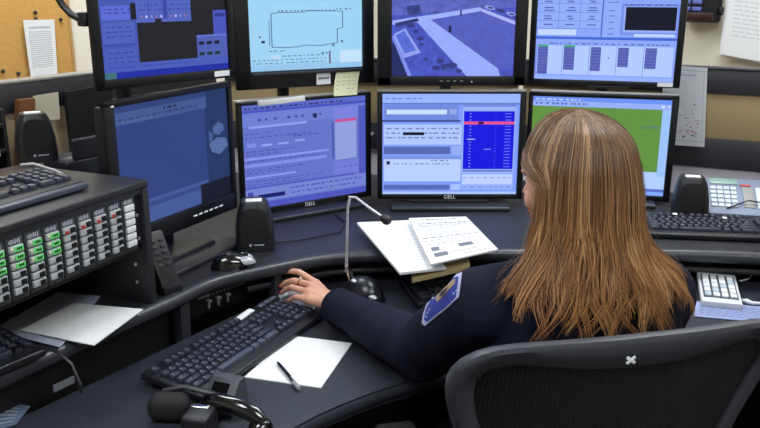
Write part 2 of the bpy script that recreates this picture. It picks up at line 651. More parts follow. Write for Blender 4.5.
tfront = [(-1.08, 0.64), (-0.688, 1.262), (-0.452, 1.655)]
tmid = smooth_poly([(-0.452, 1.655), (-0.395, 1.765), (-0.29, 1.84), (-0.14, 1.935), (0.0, 1.962), (0.4, 1.972), (0.85, 1.965), (1.15, 1.90), (1.6, 1.62)])
tier_front = tfront[:2] + tmid
tier_poly = tier_front + [(2.05, 2.03), (1.88, 2.12), (0.49, 2.79), (-0.53, 2.86), (-1.47, 1.30)]
tier = thing('console_shelf', 'raised dark monitor shelf running around the back of the desk', 'shelf')
obj('shelf_top', simple(prism, tier_poly, TZ - 0.03, TZ, bev=0.006, seg=3), M_TIER, tier)
b = B()
tube(b, [(x + nx * .006, y + ny * .006, TZ - 0.016) for (x, y), (nx, ny) in zip(tier_front, edge_normals(tier_front))], 0.0175, 12)
obj('edge_strip', b, M_NOSE, tier)
# lower lip below the edge along the middle and right
b = B()
tube(b, [(x, y + 0.035, TZ - 0.062) for x, y in tmid[8:]], 0.010, 8)
obj('lower_lip', b, M_NOSE, tier)


def off(pts, d):
    out = []
    for i, p in enumerate(pts):
        a = pts[max(0, i - 1)]
        c = pts[min(len(pts) - 1, i + 1)]
        t_ = Vector((c[0] - a[0], c[1] - a[1])).normalized()
        out.append((p[0] - t_.y * d, p[1] + t_.x * d))
    return out


b = B()
r1 = off(tfront, 0.03)
r2 = off(tfront, 0.05)
prism(b, r1 + r2[::-1], 0.0, TZ - 0.031)
obj('riser', b, M_RISER, tier)
b = B()
r1 = off(tmid, 0.24)
r2 = off(tmid, 0.26)
prism(b, r1 + r2[::-1], 0.0, TZ - 0.031)
obj('back_riser', b, M_RISER, tier)
pp = at(174, 331, DZ)
obj('post', simple(box, (0.028, 0.03, TZ - 0.031), (-0.452, 1.685, (TZ - 0.031) / 2), (0, 0, R(57)), bev=0.003), M_TIER, tier)
pq = at(271, 300, DZ)
obj('post', simple(box, (0.02, 0.05, TZ - 0.031), (-0.268, 1.885, (TZ - 0.031) / 2), (0, 0, R(40)), bev=0.003), M_TIER, tier)
obj('post', simple(box, (0.03, 0.05, TZ - 0.031), (1.12, 1.97, (TZ - 0.031) / 2), (0, 0, R(-30)), bev=0.003), M_TIER, tier)
# intercom unit mounted under the shelf
ic = thing('intercom', 'black intercom unit with three small knobs under the shelf edge', 'intercom', (-0.375, 1.81, DZ), (0, 0, R(48)))
obj('body', simple(box, (0.2, 0.10, 0.062), (0.0, 0.06, 0.0305), bev=0.004), M_RISER, ic)
b = B()
box(b, (0.035, 0.001, 0.006), (-0.055, 0.0097, 0.046))
for k in range(9):
    box(b, (0.007, 0.001, 0.003), (-0.028 + 0.0115 * k, 0.0097, 0.046))
obj('lettering', b, M_INK_LIGHT, ic)
for k in range(3):
    kb = obj('knob', simple(box, (0.011, 0.014, 0.006), (-0.045 + 0.028 * k, 0.005, 0.034), bev=0.002), M_GREYTRIM, ic)
    obj('stem', simple(box, (0.005, 0.006, 0.018), (-0.045 + 0.028 * k, 0.007, 0.022), bev=0.001), M_GREYTRIM, ic)


# ---------------------------------------------------------------- monitors
def ui_screen(parent, W, H, ox, oz, y, shapes, name='screen', tilt=0):
    """display surface W x H with its picture: shapes are ('r',u0,v0,u1,v1,rgb) or ('p',[(u,v)..],rgb) stacked in order"""
    b = B()
    mats, idx = [], {}

    def mi(rgb, na=0.0):
        k = (tuple(rgb), na)
        if k not in idx:
            idx[k] = len(mats)
            mats.append(glow(rgb, 1.0, na))
        return idx[k]
    lay = 0
    for s in shapes:
        na = 0.0
        if s[0] == 'r':
            _, u0, v0, u1, v1, rgb = s[:6]
            q = [(u0, v0), (u0, v1), (u1, v1), (u1, v0)]
            if len(s) > 6:
                na = s[6]
        else:
            q, rgb = s[1], s[2]
            if len(s) > 3:
                na = s[3]
        yy = y - 0.00003 * lay - (0.0 if lay == 0 else 0.0002)
        vs = [b.verts.new((ox + (u - 0.5) * W, yy, oz + (1 - v) * H)) for u, v in q]
        f = b.faces.new(vs)
        f.material_index = mi(rgb, na)
        f.normal_update()
        if f.normal.y > 0:
            f.normal_flip()
        lay += 1
    o = obj(name, b, mats, parent)
    return o


def dashes(v, u0, u1, h, rgb, seed=1, lmin=0.01, lmax=0.04, gap=0.012):
    r_ = random.Random(seed)
    out = []
    u = u0
    while u < u1:
        l = min(r_.uniform(lmin, lmax), u1 - u)
        out.append(('r', u, v - h / 2, u + l, v + h / 2, rgb))
        u += l + gap * r_.uniform(0.6, 2.2)
    return out


def monitor(label, pos, yaw, tilt, W, H, bz, shapes, depth=0.045, stand=None, light_top=True, brand=True, extras=None, bevel=0.004):
    """bz = left, right, top, bottom bezel widths; origin at the bottom centre of the panel's face"""
    l, r, tp, bt = bz
    base_z = stand if stand is not None else pos[2]
    t = thing('computer_monitor', label, 'monitor', (pos[0], pos[1], base_z), (0, 0, yaw), 'console monitors')
    dz = pos[2] - base_z
    # bezel frame: four bars, bevelled, one mesh
    b = B()
    d = 0.015
    box(b, (l, d, H), (-W / 2 + l / 2, d / 2, dz + H / 2), bev=bevel)
    box(b, (r, d, H), (W / 2 - r / 2, d / 2, dz + H / 2), bev=bevel)
    box(b, (W, d, tp), (0, d / 2, dz + H - tp / 2), bev=min(bevel, tp * .4))
    box(b, (W, d, bt), (0, d / 2, dz + bt / 2), bev=min(bevel, bt * .4))
    obj('bezel', b, M_BEZEL, t)
    b = B()
    box(b, (W - 0.03, depth - 0.014, H - 0.03), (0, 0.014 + (depth - 0.014) / 2, dz + H / 2), bev=0.006)
    box(b, (W * 0.6, 0.03, H * 0.6), (0, depth + 0.013, dz + H * 0.48), bev=0.012)
    obj('housing', b, M_BLACK, t)
    if light_top:  # pale strip paints in the light that the monitor's top surface catches
        obj('lit_top_strip', simple(box, (W - 0.006, depth - 0.006, 0.004), (0, depth / 2, dz + H + 0.001), bev=0.0015), M_GREYTRIM, t)
    ui_screen(t, W - l - r, H - tp - bt, (l - r) / 2, dz + bt, 0.008, shapes)
    if brand:
        b = B()
        text_mesh(b, 'DELL', 0.016, Matrix.Translation((0, -0.0006, dz + bt * 0.5)) @ Euler((R(90), 0, 0)).to_matrix().to_4x4(), depth=0.0005)
        obj('brand_lettering', b, M_LABEL, t)
    if stand is not None:
        b = B()
        box(b, (0.36, 0.17, 0.014), (0.0, 0.03, 0.007), bev=0.005, seg=3)
        box(b, (0.24, 0.12, 0.012), (0.0, 0.06, 0.019), bev=0.005)
        obj('stand_base', b, mat('stand_grey_plastic', (44, 45, 52), .35), t)
        b = B()
        box(b, (0.11, 0.03, dz + H * 0.5), (0.0, depth + 0.045, (dz + H * 0.5) / 2 + 0.01), bev=0.006)
        obj('stand_neck', b, M_BLACK, t)
    if extras:
        extras(t, dz)
    return t


def buttons(n, x0, pitch, z, mats_=M_LABEL, w=0.012, h=0.004):
    def f(t, dz):
        for k in range(n):
            obj('button', simple(box, (w, 0.003, h), (x0 + pitch * k, -0.0008, dz + z), bev=0.0008), mats_, t)
    return f


# ---- picture: lower middle
s_lm = [('r', 0, 0, 1, 1, (128, 158, 250)), ('r', 0, 0, 1, .09, (152, 182, 255)), ('r', 0, .09, 1, .105, (96, 118, 205)),
        ('r', .01, .11, .555, .26, (112, 138, 222)), ('r', .03, .155, .47, .2, (205, 225, 255)), ('r', .49, .15, .54, .2, (150, 170, 235)), ('r', 0, .255, .57, .275, (60, 78, 150)),
        ('r', .01, .30, .58, .50, (178, 200, 255)), ('r', .01, .52, .50, .595, (84, 104, 180)), ('r', .51, .51, .58, .60, (150, 175, 245)),
        ('r', .01, .62, .58, .87, (186, 208, 255)), ('r', .01, .62, .58, .645, (120, 146, 225)), ('r', .03, .665, .055, .70, (20, 30, 80)),
        ('r', .01, .905, .50, .955, (84, 106, 185)), ('r', .51, .9, .58, .96, (170, 195, 255)),
        ('r', .585, .10, .975, .955, (150, 176, 250)), ('r', .585, .10, .975, .125, (112, 136, 220)), ('r', .595, .17, .965, .745, (18, 20, 222)),
        ('r', .595, .27, .965, .30, (226, 84, 150)), ('r', .595, .80, .965, .90, (190, 210, 255)), ('r', .595, .755, .965, .77, (96, 118, 200)), ('r', 0, .975, 1, 1, (172, 200, 255))]
for k in range(3):
    s_lm += dashes(.34 + .045 * k, .03, .56, .014, (108, 128, 200), 20 + k)
s_lm += [('r', .15, .375, .305, .405, (8, 10, 40)), ('r', .70, .272, .74, .298, (60, 20, 70))]
for k in range(18):
    v = .19 + .031 * k
    if abs(v - .285) > .02:
        s_lm += [('r', .635, v, .65, v + .006, (150, 160, 255)), ('r', .895, v, .94, v + .006, (120, 130, 250)), ('r', .82, v, .835, v + .006, (70, 80, 245))]
s_lm += [('r', .62, .44, .68, .447, (200, 205, 255)), ('r', .745, .54, .80, .547, (140, 150, 255))]
s_lm += dashes(.69, .08, .5, .012, (120, 140, 210), 31) + dashes(.655, .36, .5, .01, (80, 95, 170), 32) + dashes(.045, .02, .3, .012, (110, 135, 215), 33)
s_lm += dashes(.83, .60, .95, .01, (130, 150, 220), 35) + dashes(.925, .6, .95, .012, (120, 145, 220), 36)
# ---- picture: second lower (tinted violet)
s_l2 = [('r', 0, 0, 1, 1, (100, 116, 200)), ('r', 0, 0, 1, .05, (92, 106, 194)), ('r', 0, .05, 1, .075, (72, 80, 190)), ('r', 0, .075, 1, .20, (110, 126, 208)),
        ('r', .05, .20, .5, .222, (146, 156, 236)), ('r', .0, .5, .68, .52, (140, 152, 236)), ('r', .0, .56, .66, .59, (132, 142, 230)), ('r', .03, .36, .1, .40, (128, 138, 228)),
        ('r', .14, .38, .22, .4, (150, 160, 240)), ('r', .27, .38, .35, .4, (150, 160, 240)), ('r', .40, .37, .48, .39, (150, 160, 240)),
        ('r', .0, .68, .4, .70, (140, 150, 235)), ('r', .0, .78, .9, .80, (82, 90, 190)), ('r', .72, .10, .93, .22, (122, 130, 222)), ('r', .735, .22, .92, .625, (146, 158, 222)),
        ('r', .735, .215, .92, .245, (196, 84, 150)), ('r', .72, .64, .94, .78, (116, 124, 216)), ('r', .94, .1, 1, .9, (80, 88, 190)),
        ('r', 0, .80, 1, .93, (118, 132, 210)), ('r', .10, .865, .31, .905, (20, 26, 110)), ('r', 0, .94, 1, 1, (78, 86, 190)), ('r', .02, .83, .06, .96, (64, 74, 170))]
s_l2 += dashes(.035, .02, .8, .014, (34, 36, 110), 41) + dashes(.145, .12, .62, .022, (60, 62, 160), 42, .015, .025, .05)
for k, v in enumerate((.27, .31, .44, .47, .535, .62, .645, .73, .76)):
    s_l2 += dashes(v, .02, .25 + .4 * ((k * 37) % 10) / 10, .011, (76, 82, 180), 50 + k)
s_l2 += dashes(.33, .38, .62, .012, (70, 76, 170), 63) + [('r', .55, .13, .58, .175, (30, 34, 90)), ('r', .705, .24, .715, .6, (62, 64, 160))]
s_l2 += dashes(.885, .36, .9, .014, (76, 82, 175), 64) + dashes(.835, .35, .95, .012, (60, 66, 170), 65) + dashes(.7, .74, .92, .012, (90, 96, 190), 66)
# ---- picture: lower left (dim)
s_ll = [('r', 0, 0, 1, 1, (36, 52, 104)), ('r', .78, 0, 1, 1, (32, 50, 96), .25), ('r', 0, .0, .79, .06, (46, 64, 120)), ('r', 0, .05, .79, .15, (66, 86, 142)), ('r', 0, .15, .77, .80, (44, 62, 124)),
        ('r', 0, .80, .77, .83, (66, 86, 150)), ('r', 0, .83, .69, .87, (50, 70, 130)), ('r', 0, .87, .69, 1, (66, 88, 150)), ('r', .69, .83, 1, 1, (14, 18, 36)),
        ('p', [(.84, .34), (.9, .30), (.95, .33), (.96, .38), (.9, .42), (.85, .40)], (76, 98, 150)), ('p', [(.80, .48), (.88, .44), (.97, .46), (.99, .54), (.9, .60), (.82, .56)], (84, 106, 158)),
        ('p', [(.80, .36), (.84, .40), (.83, .47), (.80, .46)], (70, 92, 146))]
s_ll += dashes(.11, .04, .7, .018, (48, 62, 116), 71) + dashes(.075, .4, .52, .02, (28, 38, 80), 72) + dashes(.13, .02, .3, .01, (88, 108, 160), 73)
# ---- picture: lower right
s_lr = [('r', 0, 0, 1, 1, (132, 170, 250)), ('r', 0, .10, .94, .75, (98, 146, 66), .05), ('r', 0, 0, 1, .045, (110, 146, 245)), ('r', 0, .045, 1, .10, (150, 176, 250)), ('r', .0, .75, 1, .93, (176, 206, 255)),
        ('r', .94, .1, 1, .8, (156, 196, 250)), ('r', 0, .93, 1, .96, (90, 110, 200))]
s_lr += dashes(.028, .02, .35, .012, (210, 225, 255), 81) + dashes(.07, .02, .4, .022, (90, 110, 190), 82, .012, .02, .014) + dashes(.07, .93, .99, .02, (220, 230, 255), 83)
s_lr += [('r', .80, .27, .85, .30, (86, 132, 96)), ('r', .86, .27, .92, .295, (90, 128, 110))]
# ---- picture: upper left
s_ul = [('r', 0, 0, 1, 1, (22, 24, 30)), ('r', 0, 0, .27, .94, (66, 84, 172)), ('r', .27, .0, .70, .53, (80, 98, 186)), ('r', .41, .50, .46, .60, (22, 24, 30)), ('r', .23, .36, .27, .50, (22, 24, 30)),
        ('r', .02, .52, .25, .70, (78, 96, 186)), ('r', .02, .70, .25, .72, (60, 72, 170)), ('r', .02, .74, .25, .90, (74, 92, 182)), ('r', .02, .38, .22, .5, (92, 106, 212)),
        ('r', .70, 0, .88, .40, (22, 24, 30)), ('r', .885, .44, 1, .72, (70, 82, 184)), ('r', .9, .47, .99, .50, (40, 50, 140)), ('r', .735, .665, 1, .885, (76, 92, 176)), ('r', .735, .665, 1, .68, (100, 116, 210)),
        ('r', 0, .875, 1, .945, (70, 90, 182)), ('r', 0, .945, 1, 1, (24, 40, 160)), ('r', 0, .945, .09, 1, (60, 110, 120))]
for i in range(3):
    s_ul += [('r', .75 + .068 * i, .725, .795 + .068 * i, .755, (14, 18, 40)), ('r', .75 + .068 * i, .825, .795 + .068 * i, .855, (14, 50, 44))]
for i in range(10):
    s_ul += [('r', .30 + .038 * i, .47, .315 + .038 * i, .49, ((150, 110, 150), (190, 196, 250), (130, 140, 220))[i % 3])]
for k, v in enumerate((.41, .44, .56, .60, .64, .78, .82, .86)):
    s_ul += dashes(v, .04, .23, .009, (46, 56, 150), 90 + k)
for k, v in enumerate((.28, .33, .38, .42)):
    s_ul += dashes(v, .29, .69, .012, (58, 70, 170), 100 + k)
s_ul += dashes(.905, .04, .7, .01, (54, 66, 170), 110) + [('r', .47, .0, .50, .5, (56, 66, 160)), ('r', .355, .0, .36, .5, (56, 66, 160))]
# ---- picture: second upper (floor plan)
s_u2 = [('r', 0, 0, 1, 1, (160, 212, 244)), ('r', 0, .93, 1, 1, (150, 198, 236)), ('r', .79, .80, .99, .94, (196, 226, 250)), ('r', .69, .80, .705, .945, (112, 84, 128)), ('r', .18, .83, .26, .88, (186, 218, 246))]


def stroke(pts, w, rgb):
    out = []
    for (a, c) in zip(pts, pts[1:]):
        d = Vector((c[0] - a[0], c[1] - a[1])).normalized()
        n_ = Vector((-d.y, d.x)) * w / 2
        out.append(('p', [(a[0] - n_.x, a[1] - n_.y), (a[0] + n_.x, a[1] + n_.y), (c[0] + n_.x, c[1] + n_.y), (c[0] - n_.x, c[1] - n_.y)], rgb))
    return out


ink = (70, 96, 132)
s_u2 += stroke([(.19, .74), (.19, .37), (.26, .355), (.47, .355), (.5, .34), (.66, .345), (.82, .35), (.82, .54), (.77, .55), (.77, .71), (.62, .735), (.48, .725), (.42, .74), (.30, .745), (.19, .735)], .008, ink)
s_u2 += stroke([(.17, .72), (.17, .44)], .006, ink) + dashes(.34, .25, .75, .014, (80, 104, 140), 120, .01, .02, .012) + dashes(.325, .76, .9, .012, (90, 114, 150), 121)
s_u2 += [('r', .10, .66, .13, .69, (40, 60, 100)), ('r', .08, .61, .095, .63, (60, 84, 120)), ('r', .72, .72, .74, .75, (90, 112, 150)), ('r', .80, .68, .82, .71, (84, 108, 146))]
for k, v in enumerate((.84, .88, .915)):
    s_u2 += dashes(v, .02 + .25 * (k == 0), .66, .012, (104, 140, 178), 125 + k)
s_u2 += dashes(.78, .16, .3, .012, (104, 136, 172), 130) + dashes(.82, .62, .7, .02, (80, 90, 140), 131)
# ---- picture: camera view of a lawn and path
W_ = lambda pts: [((x - 110) / 436.0, 1 - (272 - y) / 364.0) for x, y in pts]
s_u3 = [('r', 0, 0, 1, 1, (74, 86, 192), .3),
        ('p', W_([(110, -92), (546, -92), (546, 10), (110, 40)]), (92, 100, 190), .35),
        ('p', W_([(245, 62), (430, 18), (546, 78), (546, 245), (490, 240)]), (84, 94, 190), .12),
        ('p', W_([(112, 60), (420, 10), (436, 22), (200, 66), (112, 76)]), (158, 176, 250), .1),
        ('p', W_([(196, 62), (244, 54), (492, 244), (500, 272), (378, 272)]), (152, 172, 252), .08),
        ('p', W_([(430, 16), (546, 62), (546, 76), (424, 26)]), (170, 180, 245), .1),
        ('p', W_([(116, 112), (158, 88), (214, 182), (150, 204)]), (146, 160, 240), .12), ('p', W_([(124, 116), (154, 98), (196, 172), (156, 186)]), (86, 108, 214), .15),
        ('p', W_([(110, 120), (118, 118), (182, 272), (168, 272)]), (130, 146, 230)), ('p', W_([(110, 150), (116, 140), (166, 272), (110, 272)]), (36, 42, 96)),
        ('p', W_([(312, 78), (320, 78), (321, 104), (311, 104)]), (26, 28, 80)), ('p', W_([(350, 20), (356, 20), (356, 42), (350, 42)]), (40, 44, 110)),
        ('p', W_([(120, 70), (200, 50), (206, 62), (126, 84)]), (48, 54, 120)), ('p', W_([(160, 8), (206, 0), (214, 34), (170, 44)]), (60, 66, 140), .3)]
for k, (x, y, r) in enumerate(((176, 76, 14), (282, 214, 15), (300, 236, 16), (326, 232, 18), (232, 206, 10), (212, 128, 12), (196, 100, 10), (268, 240, 14), (350, 252, 12), (186, 14, 18), (216, 150, 9))):
    s_u3.append(('p', W_([(x + r * math.cos(a_) * (1 + .25 * math.sin(3 * a_ + k)), y + .7 * r * math.sin(a_)) for a_ in [i * math.pi / 5 for i in range(10)]]), (54, 60, 132), .3))
for k, (x, y) in enumerate(((440, 2), (478, 14), (516, 26), (540, 40))):
    s_u3.append(('p', W_([(x, y), (x + 24, y + 4), (x + 34, y + 16), (x + 14, y + 18), (x - 4, y + 8)]), ((150, 160, 236), (60, 66, 140))[k % 2]))
    s_u3.append(('p', W_([(x + 8, y + 6), (x + 26, y + 8), (x + 22, y + 14), (x + 8, y + 12)]), (40, 46, 110)))
s_u3.append(('r', -.0, .985, .02, 1, (30, 30, 60)))
# ---- picture: upper right
s_ur = [('r', 0, 0, 1, 1, (138, 166, 250)), ('r', 0, .0, .46, .51, (146, 174, 252)), ('r', .01, .515, .29, .57, (196, 216, 255)), ('r', .465, 0, .475, .58, (84, 106, 200)), ('r', .475, 0, .6, .585, (144, 172, 250)),
        ('r', .60, .27, 1, .56, (120, 146, 235)), ('r', .62, .295, .985, .535, (150, 176, 250)), ('r', .632, .30, .982, .515, (10, 14, 34)), ('r', .70, .55, .98, .575, (196, 216, 255)), ('r', 0, .585, 1, .61, (66, 104, 214)),
        ('r', 0, .61, 1, .66, (142, 168, 250)), ('r', .015, .67, .985, .95, (178, 202, 255)), ('r', 0, .965, 1, 1, (150, 180, 255))]
for i in range(1, 3):
    s_ur.append(('r', .155 * i, .2, .155 * i + .004, .51, (104, 126, 214)))
for v in (.27, .35, .43, .505):
    s_ur.append(('r', 0, v, .46, v + .005, (104, 126, 214)))
for i in range(3):
    for k, v in enumerate((.235, .255, .31, .335, .39, .415, .47)):
        s_ur += [('r', .05 + .155 * i + .01 * ((k * i) % 3), v - .005, .10 + .155 * i + .008 * (k % 4), v + .005, (72, 88, 168))]
for v in (.22, .33, .38, .44, .50, .55):
    s_ur.append(('r', .515, v, .555, v + .008, (84, 100, 184)))
s_ur.append(('r', .505, .255, .575, .26, (70, 90, 176)))
for i, (x0, x1, y1) in enumerate(((.018, .092, 1), (.21, .288, .905), (.405, .478, .91), (.60, .675, .865), (.79, .87, .875))):
    s_ur.append(('r', x0, .68, x1, min(y1, .95), (84, 92, 176)))
    s_ur.append(('r', x0 - .012, .67, x0 - .008, .95, (110, 132, 214)))
    for k in range(8):
        if .70 + .03 * k < min(y1, .95) - .01:
            s_ur.append(('r', x0 + .004, .70 + .03 * k, x1 - .004, .704 + .03 * k, (120, 130, 206)))
s_ur += [('r', .018, .665, .092, .685, (70, 170, 120)), ('r', .21, .665, .288, .685, (70, 170, 120))]
s_ur += dashes(.65, .1, .95, .014, (96, 116, 200), 140) + dashes(.28, .62, .98, .012, (86, 102, 190), 141) + [('r', .53, .77, .537, .79, (90, 106, 190))]

DW, DH = .445, .33
# ---- lower row
def ex_ll(t, dz):
    buttons(6, 0.045, 0.021, 0.024)(t, dz)
    obj('corner_badge', simple(box, (0.008, 0.002, 0.004), (-0.2, -0.0005, dz + 0.328)), M_NOTE, t)


monitor('dim blue monitor at the left end of the lower row, behind the rack cabinet', (-.480, 1.873, .903), 1.112, 0, .445, .34, (.03, .016, .016, .046), s_ll, depth=.05, stand=TZ, light_top=False, brand=False, extras=ex_ll)


def ex_l2(t, dz):
    obj('white_tape', simple(box, (0.15, 0.008, 0.015), (-0.085, 0.0, dz + DH - 0.004), (0, R(-1.5), 0), bev=0.001), M_LABEL, t)
    obj('side_clip', simple(box, (0.012, 0.006, 0.01), (0.226, 0.003, dz + 0.2), bev=0.002), M_LABEL, t)


monitor('violet blue monitor with white tape along its top edge, behind the bent microphone', (-.211, 2.332, .835), .59, 0, DW, DH, (.016, .018, .010, .017), s_l2, stand=TZ, extras=ex_l2)
monitor('bright monitor with a deep blue list window, behind the open booklet', (.214, 2.379, .845), 0, 0, DW, DH, (.016, .018, .007, .015), s_lm, stand=TZ)
monitor("monitor with a green display, half hidden behind the woman's head", (.68, 2.446, .83), -.247, 0, DW, DH, (.014, .02, .014, .018), s_lr, stand=TZ, brand=False)


# ---- upper row, carried by poles behind
def up_pos(ul, vl, ur, vr, z):
    a, c = at(ul, vl, z), at(ur, vr, z)
    return (a + c) / 2, math.atan2(c.y - a.y, c.x - a.x), (c - a).length


def ex_ul(t, dz):
    obj('white_label', simple(box, (0.042, 0.001, 0.012), (0.175, -0.0008, 0.011)), M_LABEL, t)


up = {}
for key, lab, px, z, bz, shapes, ex, kw in (
        ('ul', 'dark screened monitor at the far left of the upper row', (98, 91.6, 236.5, 76.8), 1.258, (.022, .018, .016, .022), s_ul, ex_ul, dict(light_top=False)),
        ('u2', 'upper monitor showing a floor plan outline, with a yellow note stuck below', (237, 91, 374.5, 82.5), 1.192, (.045, .038, .03, .05), s_u2, None, dict(depth=.05, light_top=False)),
        ('u3', 'upper monitor showing a blue camera view of a path and lawn', (377.5, 85.8, 525, 85.8), 1.192, (.042, .036, .03, .028), s_u3, None, dict(depth=.05, light_top=False)),
        ('ur', 'upper right monitor with a black rectangle and five striped columns', (527.5, 83.5, 679.5, 88.5), 1.180, (.019, .02, .014, .016), s_ur, None, dict(light_top=False))):
    p, yaw, w = up_pos(*px, z)
    h = w * .76

    def mk_ex(key=key, w=w, h=h):
        def f(t, dz):
            if key == 'ul':
                obj('white_label', simple(box, (0.045, 0.001, 0.013), (w / 2 - 0.045, -0.0008, 0.012)), M_LABEL, t)
            if key == 'u2':
                obj('speaker_bar', simple(box, (w * .8, 0.012, 0.008), (0, -0.004, 0.042), bev=0.002), M_DARK, t)
                b_ = B()
                box(b_, (0.045, 0.001, 0.034), (0.048, -0.0008, 0.021))
                for k_ in range(6):
                    box(b_, (0.0045, 0.0005, 0.006), (0.033 + 0.006 * k_, -0.0015, 0.022), mi=1)
                obj('white_label', b_, [M_LABEL, M_INK], t)
            if key == 'u3':
                buttons(4, -0.03, 0.02, 0.014, M_GREYTRIM, 0.009, 0.003)(t, dz)
                obj('power_light', simple(box, (0.004, 0.003, 0.004), (0.06, -0.001, 0.012)), M_LABEL, t)
            if key == 'ur':
                obj('white_label', simple(box, (0.044, 0.001, 0.012), (w / 2 - 0.042, -0.0008, 0.010)), M_LABEL, t)
                obj('under_speaker', simple(box, (0.12, 0.02, 0.008), (0.02, 0.012, -0.004), bev=0.002), M_BLACK, t)
        return f
    t = monitor(lab, p, yaw, 0, w, h, bz, shapes, brand=False, extras=mk_ex(), **kw)
    up[key] = (t, p, yaw, w, h)

lows = {'ul': (-.478, 1.852, 1.093), 'u2': (-.211, 2.332, .59), 'u3': (.214, 2.379, 0), 'ur': (.68, 2.446, -.247)}
plab = {'ul': 'monitor pole standing behind the far left pair of monitors', 'u2': 'monitor pole standing behind the floor plan monitor',
        'u3': 'monitor pole standing behind the camera view monitor', 'ur': 'monitor pole standing behind the right hand pair of monitors'}
for key, (t, p, yaw, w, h) in up.items():
    nb = Vector((-math.sin(yaw), math.cos(yaw), 0))
    q = p + nb * (0.17 if key == 'ur' else 0.21)
    pole = thing('monitor_pole', plab[key], 'monitor mount', (q.x, q.y, TZ), (0, 0, yaw), 'monitor poles')
    b = B()
    box(b, (0.16, 0.12, 0.012), (0, 0, 0.006), bev=0.003)
    obj('foot', b, M_BLACK, pole)
    b = B()
    tube(b, [(0, 0, 0.01), (0, 0, p.z + h * .75 - TZ)], 0.019, 14)
    obj('pole', b, M_BLACK, pole)
    b = B()
    zc = p.z + h * .5 - TZ
    ax = 0.04 if key == 'ur' else 0.0
    box(b, (0.06, 0.125 - ax, 0.03), (0, -0.06 + ax / 2, zc), bev=0.004)
    box(b, (0.12, 0.012, 0.12), (0, -0.124 + ax, zc), bev=0.003)
    obj('arm', b, M_BLACK, pole)

# clamp of an arm poking out left of the upper left monitor
t, p, yaw, w, h = up['ul']
fw = Vector((math.cos(yaw), math.sin(yaw), 0))
nb = Vector((-math.sin(yaw), math.cos(yaw), 0))
b = B()
q0 = Vector((0, 0.03, h - .06))
tube(b, [(-w / 2 + 0.02, 0.035, h * .52), (-w / 2 - 0.004, 0.045, h * .53), (-w / 2 - 0.012, 0.06, h * .56), (-w / 2 - 0.02, 0.075, h * .62), (-w / 2 - 0.03, 0.085, h * .72)], 0.008, 8)
box(b, (0.02, 0.03, 0.03), (-w / 2 + 0.004, 0.035, h * .52), bev=0.004)
obj('side_bracket', b, M_BLACK, t)

# yellow note hanging from the floor plan monitor
t, p, yaw, w, h = up['u2']
fw = Vector((math.cos(yaw), math.sin(yaw), 0))
nb = Vector((-math.sin(yaw), math.cos(yaw), 0))
b = B()
box(b, (0.078, 0.0008, 0.07), (0, 0, 0.0))
bmesh.ops.subdivide_edges(b, edges=[e for e in b.edges], cuts=3, use_grid_fill=True)
for v in b.verts:
    f_ = (0.035 - v.co.z) / 0.07
    v.co.x += -0.02 * f_
    v.co.y -= 0.02 * f_ ** 2
for k in range(4):
    for j in range(4):
        if rnd.random() < .8:
            f_ = .25 + .16 * k
            box(b, (0.009, 0.0004, 0.002), (-0.028 + 0.018 * j - 0.02 * f_, -0.0008 - 0.02 * f_ ** 2, 0.035 - 0.07 * f_), mi=1)
q = p + fw * 0.128 - nb * 0.004 + Vector((0, 0, 0.005))
tag(obj('sticky_note', b, [M_NOTE, M_INK_LIGHT], None, q, (0, 0, yaw)), 'pale yellow handwritten note hanging below the floor plan monitor', 'note')


# ---------------------------------------------------------------- keyboards
KU = 0.019
_keymesh = {}
M_LEGEND = mat('key_legend_print', (136, 142, 158), .6)


def key_mesh(w, h, m):
    k = (round(w, 2), round(h, 2), m.name)
    if k not in _keymesh:
        b = B()
        box(b, (w * KU - 0.0025, h * KU - 0.0025, 0.009), (0, 0, 0.0045), bev=0.0013, seg=2, taper=(max(.6, 1 - 0.0045 / (w * KU)), max(.6, 1 - 0.0055 / (h * KU))))
        box(b, (.0036, .0022, .0003), (-.0022 if w < 1.2 else -.004, .002, .00905), mi=1)
        sharpen(b)
        me = bpy.data.meshes.new('key')
        b.to_mesh(me)
        b.free()
        me.materials.append(m)
        me.materials.append(M_LEGEND)
        _keymesh[k] = me
    return _keymesh[k]


def key_layout():
    K = []
    fx = [0, 2, 3, 4, 5, 6.5, 7.5, 8.5, 9.5, 11, 12, 13, 14]
    K += [(x, 0, 1, 1) for x in fx]
    y = 1.35
    K += [(i, y, 1, 1) for i in range(13)] + [(13, y, 2, 1)]
    K += [(15.3 + i, y, 1, 1) for i in range(3)] + [(18.6 + i, y, 1, 1) for i in range(4)]
    y = 2.35
    K += [(0, y, 1.5, 1)] + [(1.5 + i, y, 1, 1) for i in range(12)] + [(13.5, y, 1.5, 1)]
    K += [(15.3 + i, y, 1, 1) for i in range(3)] + [(18.6 + i, y, 1, 1) for i in range(3)] + [(21.6, y, 1, 2)]
    y = 3.35
    K += [(0, y, 1.75, 1)] + [(1.75 + i, y, 1, 1) for i in range(11)] + [(12.75, y, 2.25, 1)] + [(18.6 + i, y, 1, 1) for i in range(3)]
    y = 4.35
    K += [(0, y, 2.25, 1)] + [(2.25 + i, y, 1, 1) for i in range(10)] + [(12.25, y, 2.75, 1), (16.3, y, 1, 1)] + [(18.6 + i, y, 1, 1) for i in range(3)] + [(21.6, y, 1, 2)]
    y = 5.35
    K += [(0, y, 1.5, 1), (1.5, y, 1.25, 1), (2.75, y, 1.25, 1), (4, y, 6.0, 1), (10, y, 1.25, 1), (11.25, y, 1.25, 1), (12.5, y, 2.5, 1)]
    K += [(15.3 + i, y, 1, 1) for i in range(3)] + [(18.6, y, 2, 1), (20.6, y, 1, 1)]
    return K


